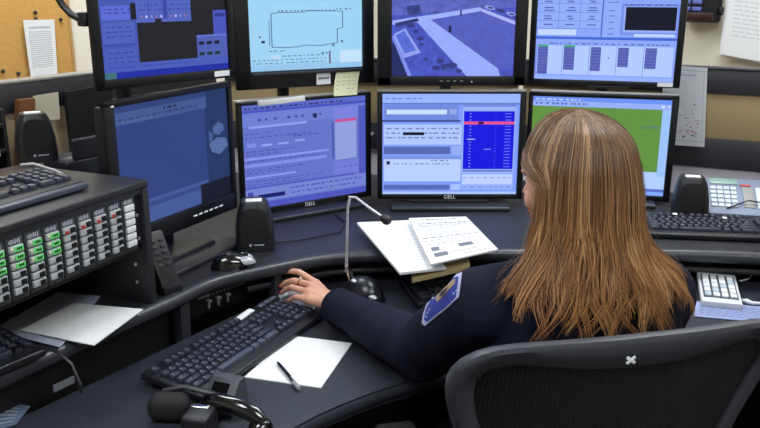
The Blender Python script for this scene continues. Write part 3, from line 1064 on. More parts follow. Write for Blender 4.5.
def keyboard(label, loc, rot, case_m, key_m, front=0.012, extras=None, slope=R(5), group='keyboards', special=None):
    """origin at the middle of the case on its support, +y to the back"""
    t = thing('keyboard', label, 'keyboard', loc, rot, group)
    L, D = 22.6 * KU + 0.022, 6.35 * KU + 0.022 + front
    S = Euler((slope, 0, 0)).to_matrix().to_4x4()
    b = B()
    box(b, (L, D, 0.016), (0, 0, 0), bev=0.005, seg=3, M=Matrix.Translation((0, 0, 0.009 + D / 2 * math.sin(slope))) @ S)
    for s in (-1, 1):
        box(b, (0.05, 0.02, 2 * (0.006 + D * math.sin(slope) * .55)), (s * L * .36, D * .42, 0.004 + D * math.sin(slope) * .55 - 0.004 + 0.0005), bev=0.002)
    # case underside rests on the support
    box(b, (L * .96, 0.03, 0.010), (0, -D / 2 + 0.022, 0.0055), bev=0.002)
    obj('case', b, case_m, t)
    base = Matrix.Translation((0, 0, 0.009 + D / 2 * math.sin(slope))) @ S
    for (x, y, w, h) in key_layout():
        px = -L / 2 + 0.011 + (x + w / 2) * KU
        py = D / 2 - 0.011 - (y + h / 2) * KU
        m = key_m
        if special:
            m = special(x, y, w, h) or key_m
        o = obj('key', None, None, t, mesh=key_mesh(w, h, m))
        o.matrix_local = base @ Matrix.Translation((px, py, 0.0078))
    if extras:
        extras(t, base, L, D)
    return t


def place(px_list, z):
    return [at(u, v, z) for u, v in px_list]


# front keyboard on the desk
fl, fr = at(213, 393, DZ + 0.012), at(311, 316, DZ + 0.012)
bl, br = at(141, 371, DZ + 0.03), at(276, 299, DZ + 0.03)
kc = (fl + fr + bl + br) / 4
kd = ((fr - fl).normalized() + (br - bl).normalized())
kyaw = math.atan2(kd.y, kd.x)
SHIFT = Vector((0, 0, 0))


def ex_front(t, M, L, D):
    o = obj('label_strip', simple(box, (0.075, 0.016, 0.004), (0, 0, 0), bev=0.001), M_LABEL, t)
    o.matrix_local = M @ Matrix.Translation((0.093, D / 2 - 0.016, 0.011)) @ Euler((0, 0, R(4))).to_matrix().to_4x4()
    for k in range(3):
        o = obj('media_button', simple(box, (0.022, 0.013, 0.006), (0, 0, 0), bev=0.003), M_KBSOFT, t)
        o.matrix_local = M @ Matrix.Translation((0.162 + 0.025 * k, D / 2 - 0.017, 0.011))


def sp_front(x, y, w, h):
    if y > 5 and w >= 5:
        return M_KBSOFT
    if y > 5 and 10 <= x < 15:
        return M_KBSOFT
    return None


keyboard('large black keyboard on the desk in front of the sheet with a pen', (kc.x, kc.y, DZ), (0, 0, kyaw), M_KBCASE, M_KEYCAP, 0.012, ex_front, special=sp_front)

# keyboard half under the booklet
a = at(421, 304, DZ + 0.02)
k2 = Vector((0.105, 1.84, DZ))
keyboard("black keyboard half hidden between the open booklet and the woman's sleeve", (0.286, 1.94, DZ), (0, 0, R(17)), M_KBCASE, M_KEYCAP_BLACK, 0.004)

# keyboard at the right on the shelf
keyboard('dark keyboard on the shelf in front of the right hand speaker and desk phone', (0.955, 2.105, TZ), (0, 0, R(-8)), M_KBCASE, M_KEYCAP, 0.012,
         lambda t, M, L, D: [setattr(obj('white_sticker', simple(box, (0.012, 0.012, 0.001), (0, 0, 0)), M_LABEL, t), 'matrix_local', M @ Matrix.Translation((xx, yy, 0.0175))) for xx, yy in ((-0.13, 0.05), (0.0, 0.035), (0.13, 0.02))])

# ---------------------------------------------------------------- rack cabinet at the left
RY = R(66)
RC = Vector((-.480, 1.612, TZ))
RW, RD, RH = 0.54, 0.36, 0.273
rack = thing('rack_cabinet', 'dark rack cabinet of line switch modules with a keyboard on top, at the left', 'rack cabinet', RC, (0, 0, RY))
obj('top_panel', simple(box, (RW, RD, 0.016), (-RW / 2, RD / 2, RH - 0.008), bev=0.004, seg=3), M_TIER, rack)
obj('side_panel', simple(box, (0.018, RD - 0.004, RH - 0.017), (-0.009, RD / 2, (RH - 0.017) / 2), bev=0.002), M_TIER, rack)
obj('side_panel', simple(box, (0.018, RD - 0.204, RH - 0.017), (-RW + 0.009, RD / 2 + 0.10, (RH - 0.017) / 2), bev=0.002), M_TIER, rack)
obj('back_panel', simple(box, (RW - 0.037, 0.008, RH - 0.017), (-RW / 2, RD - 0.006, (RH - 0.017) / 2)), M_RISER, rack)
obj('inner_shelf', simple(box, (RW - 0.037, RD - 0.03, 0.008), (-RW / 2, RD / 2, 0.127)), M_RISER, rack)
obj('header_strip', simple(box, (RW - 0.037, 0.01, 0.012), (-RW / 2, 0.010, RH - 0.022), bev=0.001), M_TIER, rack)
for z in (0.05, 0.09, 0.15, 0.2):
    b = B()
    t_ = bmesh.new()
    bmesh.ops.create_cone(t_, cap_ends=True, segments=12, radius1=0.004, radius2=0.004, depth=0.002)
    merge(b, t_, TR((-0.026, 0.0145 if z > .1 else 0.03, z), (R(90), 0, 0)))
    obj('screw', b, M_GREYTRIM, rack)
obj('rack_ear', simple(box, (0.022, 0.006, 0.112), (-0.029, 0.018, 0.193), bev=0.001), M_DARK, rack)
M_JACK = mat('grey_jack_plastic', (186, 190, 194), 0.4)
M_JACKG = bpy.data.materials.new('lit_green_key')
M_JACKG.use_nodes = True
_p = M_JACKG.node_tree.nodes['Principled BSDF']
_p.inputs['Base Color'].default_value = lin((96, 190, 110)) + (1,)
_p.inputs['Emission Color'].default_value = lin((70, 190, 90)) + (1,)
_p.inputs['Emission Strength'].default_value = 0.35
M_MODULE = mat('module_grey', (58, 60, 64), 0.45)
M_HOLE = mat('black_socket', (8, 8, 9), 0.6)
NCOL = 12
PITCHX = 0.0405
for c in range(NCOL):
    x = -0.060 - PITCHX * c
    md = obj('module', simple(box, (PITCHX - 0.003, 0.012, 0.112), (x, 0.012, 0.190), bev=0.001), M_MODULE, rack)
    b = B()
    for k in range(6):
        box(b, (0.0028, 0.0006, 0.006 + 0.003 * (k % 2)), (x - 0.011 + 0.0042 * k, 0.0055, 0.238))
    obj('printed_tag', b, M_INK_LIGHT, md)
    for r_ in range(6):
        z = 0.2255 - 0.0150 * r_
        b = B()
        if c == 0:
            box(b, (0.026, 0.006, 0.0122), (x, 0.0035, z), bev=0.0015)
            o = obj('jack', b, [M_LABEL], md)
            continue
        green = (c >= 5 and r_ < 3)
        box(b, (0.029, 0.006, 0.0124), (x, 0.0035, z), bev=0.0015)
        if not green:
            box(b, (0.011, 0.003, 0.0080), (x + 0.0050, -0.0006, z - 0.0005), mi=1)
            if r_ == 0:
                box(b, (0.007, 0.003, 0.006), (x - 0.009, 0.0002, z - 0.003), mi=2)
        else:
            box(b, (0.019, 0.003, 0.0085), (x + 0.003, 0.0002, z), mi=4)
            box(b, (0.004, 0.003, 0.004), (x - 0.0115, 0.0002, z + 0.002), mi=3)
            for k_ in range(3):
                box(b, (0.0025, 0.0008, 0.004), (x - 0.001 + 0.004 * k_, -0.0016, z + 0.001), mi=1)
        obj('jack', b, [M_JACK, M_HOLE, M_RED, M_NOTE, M_JACKG], md)

# keyboard on top of the cabinet
ktop = RC + Vector((0, 0, RH))
kl = at(86, 182, RC.z + RH + 0.014)
dirx = Vector((math.cos(RY), math.sin(RY), 0))
diry = Vector((-math.sin(RY), math.cos(RY), 0))
# right front corner of the case at kl
kw2, kd2 = (22.6 * KU + 0.022) / 2, (6.35 * KU + 0.022 + 0.012) / 2
KY = RY - R(2)
dx2 = Vector((math.cos(KY), math.sin(KY), 0))
dy2 = Vector((-math.sin(KY), math.cos(KY), 0))
kp = kl - dx2 * kw2 + dy2 * kd2


def ex_top(t, M, L, D):
    b = B()
    tube(b, [(L / 2 - 0.03, D / 2 - 0.01, 0.018), (L / 2 - 0.012, D / 2 - 0.025, 0.020), (L / 2 - 0.008, 0.0, 0.016), (L / 2 - 0.01, -D / 2 + 0.05, 0.012)], 0.0035, 8)
    o = obj('silver_edge_trim', b, M_GREYTRIM, t)
    o.matrix_local = M
    o = obj('wrist_edge', simple(box, (L * .99, 0.016, 0.012), (0, 0, 0), bev=0.004), M_KBSOFT, t)
    o.matrix_local = M @ Matrix.Translation((0, -D / 2 - 0.002, 0.0))


keyboard('blue grey keyboard lying on top of the rack cabinet', (kp.x, kp.y, RC.z + RH), (0, 0, KY), M_KBCASE, M_KEYCAP, 0.012, ex_top)

# keyboard on the shelf at the lower left
kr = at(47, 350, TZ + 0.014)
KY3 = R(57)
dx3 = Vector((math.cos(KY3), math.sin(KY3), 0))
dy3 = Vector((-math.sin(KY3), math.cos(KY3), 0))
kp3 = kr - dx3 * kw2 + dy3 * kd2
keyboard('keyboard at the lower left under the rack cabinet, beside the loose papers', (kp3.x, kp3.y, TZ), (0, 0, KY3), M_KBCASE, M_KEYCAP, 0.012)
b = B()
tube(b, [at(3, 352, TZ + .02), at(20, 346, TZ + .035), at(40, 347, TZ + .045), at(58, 352, TZ + .045), at(72, 364, TZ + .03), at(80, 385, TZ - 0.0), at(81, 392, DZ + .03)], 0.0028, 8)
tag(obj('cable', b, M_BLACK), 'black cable arching over the lower left keyboard and down behind the desk', 'cable')
q = at(64, 384, 0.765)
b = B()
box(b, (0.045, 0.002, 0.014), (0, 0, 0))
tag(obj('asset_label', b, mat('dull_grey_label', (104, 106, 114), .6), None, off([(q.x, q.y)] * 1 + [(q.x + .2, q.y + .3)], 0)[0] + (0.765,), (0, 0, R(57))), 'small grey label stuck on the black riser below the left shelf', 'label')

# papers in the cabinet bay
Pz = TZ + 0.004
sheet_thing('paper', 'large white sheet lying in the bay under the rack modules', 'paper', place([(74, 303), (143, 309), (94, 345), (20, 330)], Pz + .004), 0.002, rows=[])
sheet_thing('paper', 'grey blue sheet under the white sheet in the rack bay', 'paper', place([(58, 292), (100, 296), (60, 347), (-8, 330)], Pz), 0.0015, M_PAPER_BLUE, rows=[(0.2 + .06 * i, .1, .9, .012) for i in range(11)], mats=[mat('pale_blue_grey_paper', (170, 176, 196), .8, spec=.1), M_INK_LIGHT])
sheet_thing('paper', 'yellowish slip of paper at the left end of the rack bay', 'paper', place([(-5, 328), (14, 334), (8, 349), (-10, 343)], Pz + .010), 0.002, M_NOTE)
sheet_thing('leaflet', 'crumpled bluish leaflet at the bottom left corner beside the desk', 'leaflet', place([(-6, 400), (30, 406), (16, 424), (-10, 432)], DZ + .004), 0.002,
            mats=[mat('leaflet_paper', (84, 100, 124), .7, var=.5, vscale=60), M_INK_LIGHT], rows=[(.2 + .15 * i, .1, .8, .05) for i in range(5)])


# ---------------------------------------------------------------- speakers
def speaker(label, loc, yaw, s=1.0):
    t = thing('speaker', label, 'speaker', loc, (0, 0, yaw), 'small desktop speakers')
    b = B()
    w, d, h = .098 * s, .09 * s, .125 * s
    sec = [(0.0, 1.0), (.15, 1.03), (.5, 1.0), (.8, .86), (.95, .72), (1.0, .62)]
    tt = bmesh.new()
    rings = []
    for (f, k) in sec:
        pts = []
        for i in range(32):
            a_ = 2 * math.pi * i / 32
            ca, sa = math.cos(a_), math.sin(a_)
            n_ = 4.0
            rr = (abs(ca) ** n_ + abs(sa) ** n_) ** (-1 / n_)
            pts.append(tt.verts.new((ca * rr * w / 2 * k, sa * rr * d / 2 * (k * .6 + .4) + 0.012 * s * f, f * h)))
        rings.append(pts)
    for i in range(len(rings) - 1):
        for j in range(32):
            tt.faces.new((rings[i][j], rings[i][(j + 1) % 32], rings[i + 1][(j + 1) % 32], rings[i + 1][j]))
    tt.faces.new(rings[0][::-1])
    tt.faces.new(rings[-1])
    bmesh.ops.recalc_face_normals(tt, faces=tt.faces)
    merge(b, tt)
    obj('body', b, M_BLACK, t, ang=50)
    b = B()
    prof = [(-.36, .14), (.36, .14), (.37, .5), (.31, .78), (.2, .88), (-.2, .88), (-.31, .78), (-.37, .5)]
    P2 = smooth_poly([(x * w, z * h) for x, z in prof] + [(prof[0][0] * w, prof[0][1] * h)], it=1)
    M = Matrix(((1, 0, 0, 0), (0, 0, -1, -d / 2 + 0.002), (0, 1, 0, 0), (0, 0, 0, 1))) 
    Mt = Matrix.Translation((0, 0, 0)) @ Euler((R(-6), 0, 0)).to_matrix().to_4x4()
    prism(b, P2[:-1], 0.0, 0.004, bev=0.001, M=Mt @ M)
    obj('grille', b, mat('speaker_grille_cloth', (16, 16, 19), .8, bump=.6, bscale=1500), t)
    b = B()
    box(b, (w * .42, d * .30, 0.004), (0, -d * .06 + 0.012 * s, h + 0.0005), bev=0.001)
    obj('top_label', b, M_LABEL, t)
    b = B()
    box(b, (0.006 * s, 0.002, 0.006 * s), (-.12 * w, -d / 2 - 0.003, h * .17))
    for k in range(6):
        box(b, (0.0032 * s, 0.0015, 0.0035 * s), (-.02 * w + 0.0045 * s * k, -d / 2 - 0.003, h * .17))
    obj('badge', b, M_INK_LIGHT, t)
    return t


p = at(254, 251, TZ)
speaker('black speaker with a white top label on the shelf below the violet monitor', (p.x, p.y + .03, TZ), R(8))
p = at(692, 220, TZ)
speaker('black speaker with a white top label, right of the green display monitor', (p.x - .004, p.y + .015, TZ), R(-14), 1.0)
p = RC - dirx * 0.055 + diry * 0.30
speaker('black speaker at the far left behind the keyboard on the rack cabinet', (-.785, 1.80, TZ + RH), R(30), .86)

# ---------------------------------------------------------------- shelf clutter left of centre
p = at(228, 268, TZ)
def mouse(name, label, loc, yaw, m1, m2, L=.11, W=.062, H=.038):
    t = thing(name, label, 'mouse', loc, (0, 0, yaw))
    b = B()
    tt = bmesh.new()
    bmesh.ops.create_uvsphere(tt, u_segments=24, v_segments=14, radius=1)
    for v in tt.verts:
        x, y, z = v.co
        n_ = 2.6
        v.co = Vector((x * W / 2 * (1 + .1 * y), y * L / 2, max(0, z) * H * (1 - .25 * y)))
    merge(b, tt)
    obj('shell', b, m1, t, ang=60)
    b = B()
    for s in (-1, 1):
        tt = bmesh.new()
        bmesh.ops.create_uvsphere(tt, u_segments=20, v_segments=12, radius=1)
        for v in tt.verts:
            x, y, z = v.co
            v.co = Vector((s * W * .235 + x * W * .21, L * .25 + y * L * .23, H * .30 + max(0, z) * H * .52 * (1 - .25 * (.5 + y * .5))))
        o_ = B()
        merge(o_, tt)
        obj('button', o_, m2, t, ang=60)
    o_ = B()
    tube(o_, [(-0.003, L * .28, H * .76), (0.003, L * .28, H * .76)], 0.006, 12)
    obj('scroll_wheel', o_, M_DARK, t)
    b.free()
    return t


mouse('computer_mouse', 'black mouse with silver buttons on the shelf left of the speaker', (p.x + .012, p.y + .008, TZ), R(-70), M_BLACK_GLOSS, mat('silver_plastic', (186, 190, 198), .3, metal=.3))
b = B()
p = at(171, 259, TZ)
box(b, (0.065, 0.035, 0.018), (0, 0, 0.009), bev=0.003)
tag(obj('small_box', b, M_BLACK, None, p, (0, 0, R(40))), 'small flat black box on the shelf just right of the rack cabinet', 'box')
# leaning handset console beside the cabinet
p0 = at(172, 293, TZ)
t = thing('handset_console', 'dark upright phone console with rows of buttons leaning beside the rack cabinet', 'phone console', (-.452, 1.655, TZ), (0, 0, R(50)))
Ml = TR((0, 0, 0), (R(-26), 0, 0))
b = B()
box(b, (0.05, 0.03, 0.15), (0, 0.018, 0.075), bev=0.006, M=Ml)
box(b, (0.05, 0.09, 0.02), (0, 0.05, 0.010), bev=0.004)
obj('body', b, M_BLACK, t)
for r_ in range(5):
    for c_ in range(2):
        o = obj('button', simple(box, (0.012, 0.003, 0.007), (0, 0, 0), bev=0.001), M_DARK, t)
        o.matrix_local = Ml @ Matrix.Translation((-0.01 + .02 * c_, 0.0022, 0.07 + 0.014 * r_))
b = B()
tube(b, [at(170, 268, TZ + .004), at(190, 262, TZ + .004), at(207, 258, TZ + .004), at(222, 253, TZ + .004)], 0.003, 8)
tag(obj('cable', b, M_BLACK), 'black cable running along the shelf behind the black mouse', 'cable')
b = B()
tube(b, [at(262, 243, TZ + .004), at(300, 240, TZ + .004), at(340, 232, TZ + .004), at(346, 222, TZ + .004), at(335, 214, TZ + .004)], 0.0022, 8)
tag(obj('cable', b, M_BLACK), 'thin black cable curving over the shelf from the middle speaker', 'cable')

# clutter between the left partition and the cabinet
t = thing('desk_organizer', 'dark tray organizer with pale tabs at the far left behind the speaker', 'organizer', (-1.03, 1.90, TZ), (0, 0, R(60)))
b = B()
for s in (-1, 1):
    box(b, (0.012, 0.14, 0.36), (s * .13, 0.05, .18), bev=.002)
obj('frame', b, M_RISER, t)
for k in range(5):
    o = obj('tray', simple(box, (0.248, 0.15, 0.010), (0, 0.045, .06 + .065 * k), bev=.002), M_RISER, t)
    obj('tab', simple(box, (0.06, 0.002, 0.018), (0.07, -0.0315, .06 + .065 * k)), M_NOTE if k % 2 else M_LABEL, o)
pnl_a = Vector((-1.5, 1.36, 0)); pnl_b = Vector((-.585, 2.89, 0))
pd = (pnl_b - pnl_a).normalized()
pn = Vector((pd.y, -pd.x, 0))
wall_sheet('paper', 'pale sheet hanging on the partition below the rail, above the left speaker', 'paper', [(33, 96), (58, 92), (60, 119), (34, 122)], [], base=pnl_a + pn * .0, nrm=pn, along=pd, off=0.012, thick=0.002, mats=[mat('cream_paper', (206, 200, 180), .8), M_INK_LIGHT])


def on_panel(name, label, cat, corners, m, thick, off_=0.012):
    o = wall_sheet(name, label, cat, corners, [], base=pnl_a, nrm=pn, along=pd, off=off_ + thick / 2, thick=thick, mats=[m, M_INK])
    return o


on_panel('wood_batten', 'narrow brown wooden upright standing against the left partition', 'batten', [(17, 100), (33, 98), (33, 178), (17, 180)], M_WOOD, 0.02)
on_panel('shade_board', 'black board leaning on the left partition beside the far left monitors', 'board', [(64, 92), (110, 84), (118, 178), (75, 182)], M_RISER, 0.012)  # flat black sheet put in for the dark shade at this end
b = B()
box(b, (0.14, 0.10, 0.05), (0, 0, 0.025), bev=.006)
box(b, (0.09, 0.012, 0.012), (0.0, -0.045, 0.055), bev=.003)
tag(obj('junction_box', b, M_DARK, None, (-.80, 2.07, TZ + .24), (0, 0, R(58))), 'dark grey switch box behind the far left speaker', 'box')
bpy.data.objects['junction_box'].location.z = TZ
bpy.data.objects['junction_box'].scale = (1, 1, 4.6)

# ---------------------------------------------------------------- booklet on its card wedge
zb = {'TL': .868, 'TR': .868, 'BR': .842, 'BL': .836}
right = [at(409, 218, .872), at(466, 216.5, .872), at(498, 249, .846), at(431, 264, .84)]
left = [at(357, 221, .862), at(414, 218.5, .862), at(446, 266, .824), at(400, 271, .83)]
bk = thing('booklet', 'open white stapled booklet of printed forms lying under the microphone head', 'booklet', (0, 0, 0))
cbk = sum(right, Vector()) / 4
cbk.z = TZ
bk.location = cbk
rl = [p - cbk for p in right]
ll = [p - cbk for p in left]
b = B()
grid_sheet(b, rl, 0.004)
obj('right_pages', b, [M_PAPER], bk)
b = B()
rows = [(.06, .2, .8, .022)] + [(.16, .1, .95, .02), (.2, .1, .9, .012), (.28, .1, .7, .01), (.33, .1, .6, .01), (.42, .1, .9, .01), (.5, .06, .95, .018), (.56, .06, .9, .012), (.64, .08, .8, .012), (.86, .1, .9, .012), (.93, .5, .9, .012)]
lines_on(b, rl, rows, .0006, 0, 3)
patch_on(b, rl, .10, .22, .70, .78, .0006, 0)
patch_on(b, rl, .52, .74, .70, .78, .0006, 0)
patch_on(b, rl, .10, .30, .82, .90, .0006, 0)
patch_on(b, rl, .08, .92, .225, .235, .0006, 0)
patch_on(b, rl, .08, .92, .38, .388, .0006, 0)
obj('printed_lines', b, mat('grey_form_print', (112, 116, 130), .8), bk)
b = B()
grid_sheet(b, [p - Vector((0, 0, .004)) for p in ll], 0.006)
obj('left_pages', b, [M_PAPER], bk)
b = B()
ll2 = [p - Vector((0, 0, .004)) for p in ll]
lines_on(b, ll2, [(.1 + .055 * i, .12, .85, .016) for i in range(14)], .0006, 0, 9)
obj('faint_lines', b, mat('faint_form_print', (198, 202, 216), .8), bk)
# tan card folder under it
b = B()
wq = [Vector((p.x, p.y, 0)) for p in (at(410, 223, .862), at(464, 222, .862), at(470, 262, .825), at(412, 276, .81))]
c = sum(wq, Vector()) / 4
tt = bmesh.new()
zt = [.846, .846, .816, .804]
tv = [tt.verts.new((p.x - c.x, p.y - c.y, z - TZ)) for p, z in zip(wq, zt)]
bv = [tt.verts.new((p.x - c.x, p.y - c.y, z - .012 - TZ)) for p, z in zip(wq, zt)]
tt.faces.new(tv); tt.faces.new(bv[::-1])
for i in range(4):
    tt.faces.new((tv[i], bv[i], bv[(i + 1) % 4], tv[(i + 1) % 4]))
bmesh.ops.recalc_face_normals(tt, faces=tt.faces)
merge(b, tt)
tag(obj('card_folder', b, M_TAN, None, (c.x, c.y, TZ)), 'tan card folder showing beneath the front edge of the booklet', 'folder')

# ---------------------------------------------------------------- gooseneck microphone
mb = Vector((-.042, 1.882, DZ))
mic = thing('microphone', 'gooseneck desk microphone with a bent silver stem and black head', 'microphone', (mb.x, mb.y, DZ), (0, 0, R(-40)))
b = B()
tt = bmesh.new()
bmesh.ops.create_uvsphere(tt, u_segments=28, v_segments=16, radius=1)
for v in tt.verts:
    v.co = Vector((v.co.x * .060, v.co.y * .042, max(0.0, v.co.z) * .058))
merge(b, tt)
obj('base', b, mat('satin_black_plastic', (30, 32, 40), .28, spec=.5), mic, ang=60)
Lm = lambda w: (mic.matrix_world.inverted() @ w)
bpy.context.view_layer.update()
Ys = 1.888


def onY(u, v, Y):
    d = at(u, v, CAM_Z - 1) - Vector((0, 0, CAM_Z))
    return Vector((0, 0, CAM_Z)) + d * (Y / d.y)


s0 = onY(346.5, 267, Ys)
s1 = onY(347, 235, Ys); s2 = onY(347.5, 208, Ys - .005); s2b = onY(350, 197, Ys - .01); s2c = onY(356, 197.5, Ys - .015); s3 = onY(368, 207, Ys - .03); s4 = onY(384, 218, Ys - .05)
b = B()
tube(b, [Lm(p) for p in (s0 - Vector((0, 0, .012)), s0, s1, s2, s2b, s2c, s3, s4)], [.0055, .0036, .0036, .0036, .0036, .0036, .0036, .0036], 12)
obj('stem', b, M_SILVER, mic)
b = B()
d_ = (s4 - s3).normalized()
tube(b, [Lm(s4 - d_ * .008), Lm(s4 - d_ * .004), Lm(s4 + d_ * .008), Lm(s4 + d_ * .016), Lm(s4 + d_ * .02)], [.006, .0105, .0125, .010, .004], 16)
obj('head', b, M_BLACK, mic)
b = B()
tube(b, [Lm(s0 + Vector((0.012, 0, -.035))), Lm(s0 + Vector((0, 0, .004)))], [.010, .006], 12)
obj('stem_socket', b, M_CHROME, mic)
b = B()
ball(b, (0.048, -0.020, 0.020), (.014, .009, .006))
obj('talk_button', b, M_SILVER, mic)
b = B()
ball(b, (-.012, -.02, 0.048), (.008, .006, .004))
obj('indicator', b, M_LABEL, mic)

# ---------------------------------------------------------------- note sheet, pen, phone set on the desk
sheet_thing('note_paper', 'blank white sheet on the desk with a pen lying on it', 'paper', place([(291.5, 335.5), (352, 343), (321, 387.5), (244.5, 376.5)], DZ + .003), 0.0025)
pa, pb = at(277, 361.5, DZ + .0075), at(299, 388, DZ + .0085)
pd_ = (pb - pa)
pen = thing('pen', 'black ballpoint pen lying across the blank white sheet', 'pen', (pa.x, pa.y, DZ + .003))
lp = lambda f, dz=0: pd_ * f + Vector((0, 0, .0042 + dz))
b = B()
tube(b, [lp(0.05), lp(.12), lp(.3), lp(.72), lp(.78)], [.0026, .0036, .0040, .0042, .0042], 12)
obj('barrel', b, M_BLACK_GLOSS, pen)
b = B()
tube(b, [lp(0), lp(.02), lp(.06)], [.0006, .0014, .0026], 10)
obj('tip', b, M_BLACK, pen)
b = B()
tube(b, [lp(.78), lp(.84), lp(.95), lp(1.0)], [.0044, .0046, .0044, .0040], 12)
obj('cap', b, M_SILVER, pen)
b = B()
tube(b, [lp(.98, .005), lp(.80, .0055), lp(.66, .0045)], .0014, 8)
obj('clip', b, M_SILVER, pen)

# headset cushion and handset near the front
t = thing('headset', 'black padded headset lying on the desk in front of the keyboard', 'headset', at(170, 419, DZ), (0, 0, R(-12)))
b = B()
box(b, (0.075, 0.05, 0.048), (0, 0, 0.026), (0, R(0), R(8)), bev=0.02, seg=5)
obj('ear_cushion', b, mat('black_foam', (15, 15, 18), .8, bump=.4, bscale=900), t)
b = B()
tube(b, [(-.02, .02, .045), (.02, .03, .052), (.07, .02, .05), (.12, .005, .047), (.15, -.01, .044)], [.006, .008, .008, .008, .006], 10, flat=.6)
obj('headband', b, M_BLACK, t)
b = B()
box(b, (0.05, 0.055, 0.045), (.075, -.035, .0225), bev=.008, seg=3)
obj('base_box', b, M_BLACK, t)
b = B()
box(b, (0.034, 0.012, 0.003), (.072, -.022, .0465), bev=.001)
obj('metal_plate', b, M_CHROME, t)
b = B()
box(b, (0.018, 0.001, 0.005), (.072, -.0632, .022))
obj('printed_mark', b, mat('tan_print', (120, 100, 80), .6), t)
p = at(226, 408, DZ)
t = thing('pager_stand', 'black box with a dark square display standing at the corner of the keyboard', 'pager', (p.x, p.y, DZ), (0, 0, R(-22)))
b = B()
MY = Matrix(((0, 0, 1, 0), (1, 0, 0, 0), (0, 1, 0, 0), (0, 0, 0, 1)))
prism(b, [(-.03, 0), (-.032, .022), (.004, .060), (.022, .060), (.034, .0)], -.031, .031, bev=.003, M=MY)
obj('body', b, mat('pager_grey', (62, 64, 72), .5), t)
b = B()
box(b, (0.034, 0.002, 0.034), (-.003, -.0145, .0415), (R(-43.5), 0, 0), bev=.0006)
obj('display', b, mat('dark_lcd', (10, 10, 12), .9, spec=.05), t)
p = at(234, 428, DZ)
t = thing('telephone_handset', 'glossy black telephone handset at the front of the desk with a thin cord', 'handset', (p.x, p.y, DZ), (0, 0, R(-22)))
b = B()
tube(b, [(-.065, .0, .03), (-.05, .0, .042), (-.02, 0, .046), (.015, 0, .044), (.045, 0, .036), (.062, 0, .024)], [.010, .014, .0155, .0155, .015, .010], 16, flat=1.1)
obj('grip', b, M_BLACK_GLOSS, t, ang=60)
b = B()
lathe(b, [(.0, .0), (.02, .001), (.023, .012), (.017, .026), (.0, .03)], 20, M=TR((.055, 0, 0.001)))
obj('mouthpiece', b, M_BLACK_GLOSS, t, ang=60)
b = B()
lathe(b, [(.0, .0), (.02, .001), (.023, .012), (.017, .03), (.0, .034)], 20, M=TR((-.055, 0, 0.001)))
obj('earpiece', b, M_BLACK_GLOSS, t, ang=60)
b = B()
tube(b, [(.068, .0, .012), (.085, .004, .010), (.098, -.006, .006), (.10, -.03, .004), (.095, -.07, .004)], .0022, 8)
obj('cord', b, M_BLACK, t)

# ---------------------------------------------------------------- right hand side
# keypad
kq = place([(699, 270.5), (738, 273.5), (740, 302), (700, 299)], DZ + .028)
c = sum(kq, Vector()) / 4
kdv = ((kq[1] - kq[0]) + (kq[2] - kq[3])) / 2
kv = ((kq[0] - kq[3]) + (kq[1] - kq[2])) / 2
kyaw2 = -R(17)
kw_, kh_ = kdv.length, kv.length * .84
t = thing('keypad', 'white keypad with four columns of buttons on the desk right of the woman', 'keypad', (c.x, c.y, DZ), (0, 0, kyaw2))
Mk = TR((0, 0, 0.002), (R(4), 0, 0))
b = B()
box(b, (kw_, kh_, 0.02), (0, 0, 0.012), bev=.003, M=Mk)
obj('case', b, mat('pale_grey_plastic', (206, 210, 216), .4), t)
b = B()
box(b, (kw_ * .86, kh_ * .78, 0.001), (0, 0.004, 0.0222), M=Mk)
obj('key_plate', b, mat('mid_grey_plate', (70, 78, 92), .5), t)
for i in range(4):
    for j in range(5):
        o = obj('button', simple(box, (kw_ * .155, kh_ * .125, 0.004), (0, 0, 0), bev=.001), M_WHITE if (i * 3 + j * 2) % 5 else mat('pale_blue_key', (176, 192, 206), .4), t)
        o.matrix_local = Mk @ Matrix.Translation(((i - 1.5) * kw_ * .21, (j - 2) * kh_ * .148 + .004, .0245))
b = B()
tube(b, [at(740, 281, DZ + .012), at(748, 279, DZ + .01), at(752, 275, DZ + .008), at(748, 272, DZ + .006), at(740, 272.5, DZ + .006), at(738, 276, DZ + .010)], .0018, 8)
tag(obj('cable', b, M_WHITE), 'thin white cable loop at the right edge of the keypad', 'cable')
sheet_thing('paper', 'pale blue printed sheet on the desk below the keypad', 'paper', place([(696, 301), (780, 308), (784, 324), (694, 316)], DZ + .003), .002, rows=[(.15 + .1 * i, .05, .9, .03) for i in range(8)], mats=[M_PAPER_BLUE, mat('blue_print', (92, 104, 160), .7)])
b = B()
tube(b, [at(741, 300, DZ + .008), at(747, 301, DZ + .012), at(752, 303, DZ + .010), at(775, 304, DZ + .004)], [.003, .006, .004, .003], 10)
tag(obj('cable_plug', b, M_WHITE), 'white cable plug lying on the desk just right of the keypad', 'plug')
# big desk phone on the shelf
p = at(740, 214, TZ)
t = thing('desk_phone', 'pale multi line desk phone with white key blocks behind the right keyboard', 'phone', (1.115, 2.24, TZ), (0, 0, R(-14)))
Mq = TR((0, 0, 0.018), (R(28), 0, 0))
b = B()
box(b, (0.30, 0.16, 0.02), (0, 0.06, 0.0), bev=.004, M=Mq)
box(b, (0.29, 0.12, 0.04), (0, 0.075, 0.021), bev=.004)
box(b, (0.29, 0.05, 0.07), (0, 0.115, 0.036), bev=.004)
obj('body', b, mat('phone_blue_grey', (120, 132, 158), .5), t)
M_PHK = mat('phone_key_white', (206, 218, 224), .4)
M_PHB = mat('phone_cream', (220, 214, 190), .5)
for i in range(4):
    for j in range(5):
        o = obj('key', simple(box, (0.015, 0.013, 0.005), (0, 0, 0), bev=.001), M_PHK, t)
        o.matrix_local = Mq @ Matrix.Translation((-.132 + .019 * i, .015 + .019 * j, .0115))
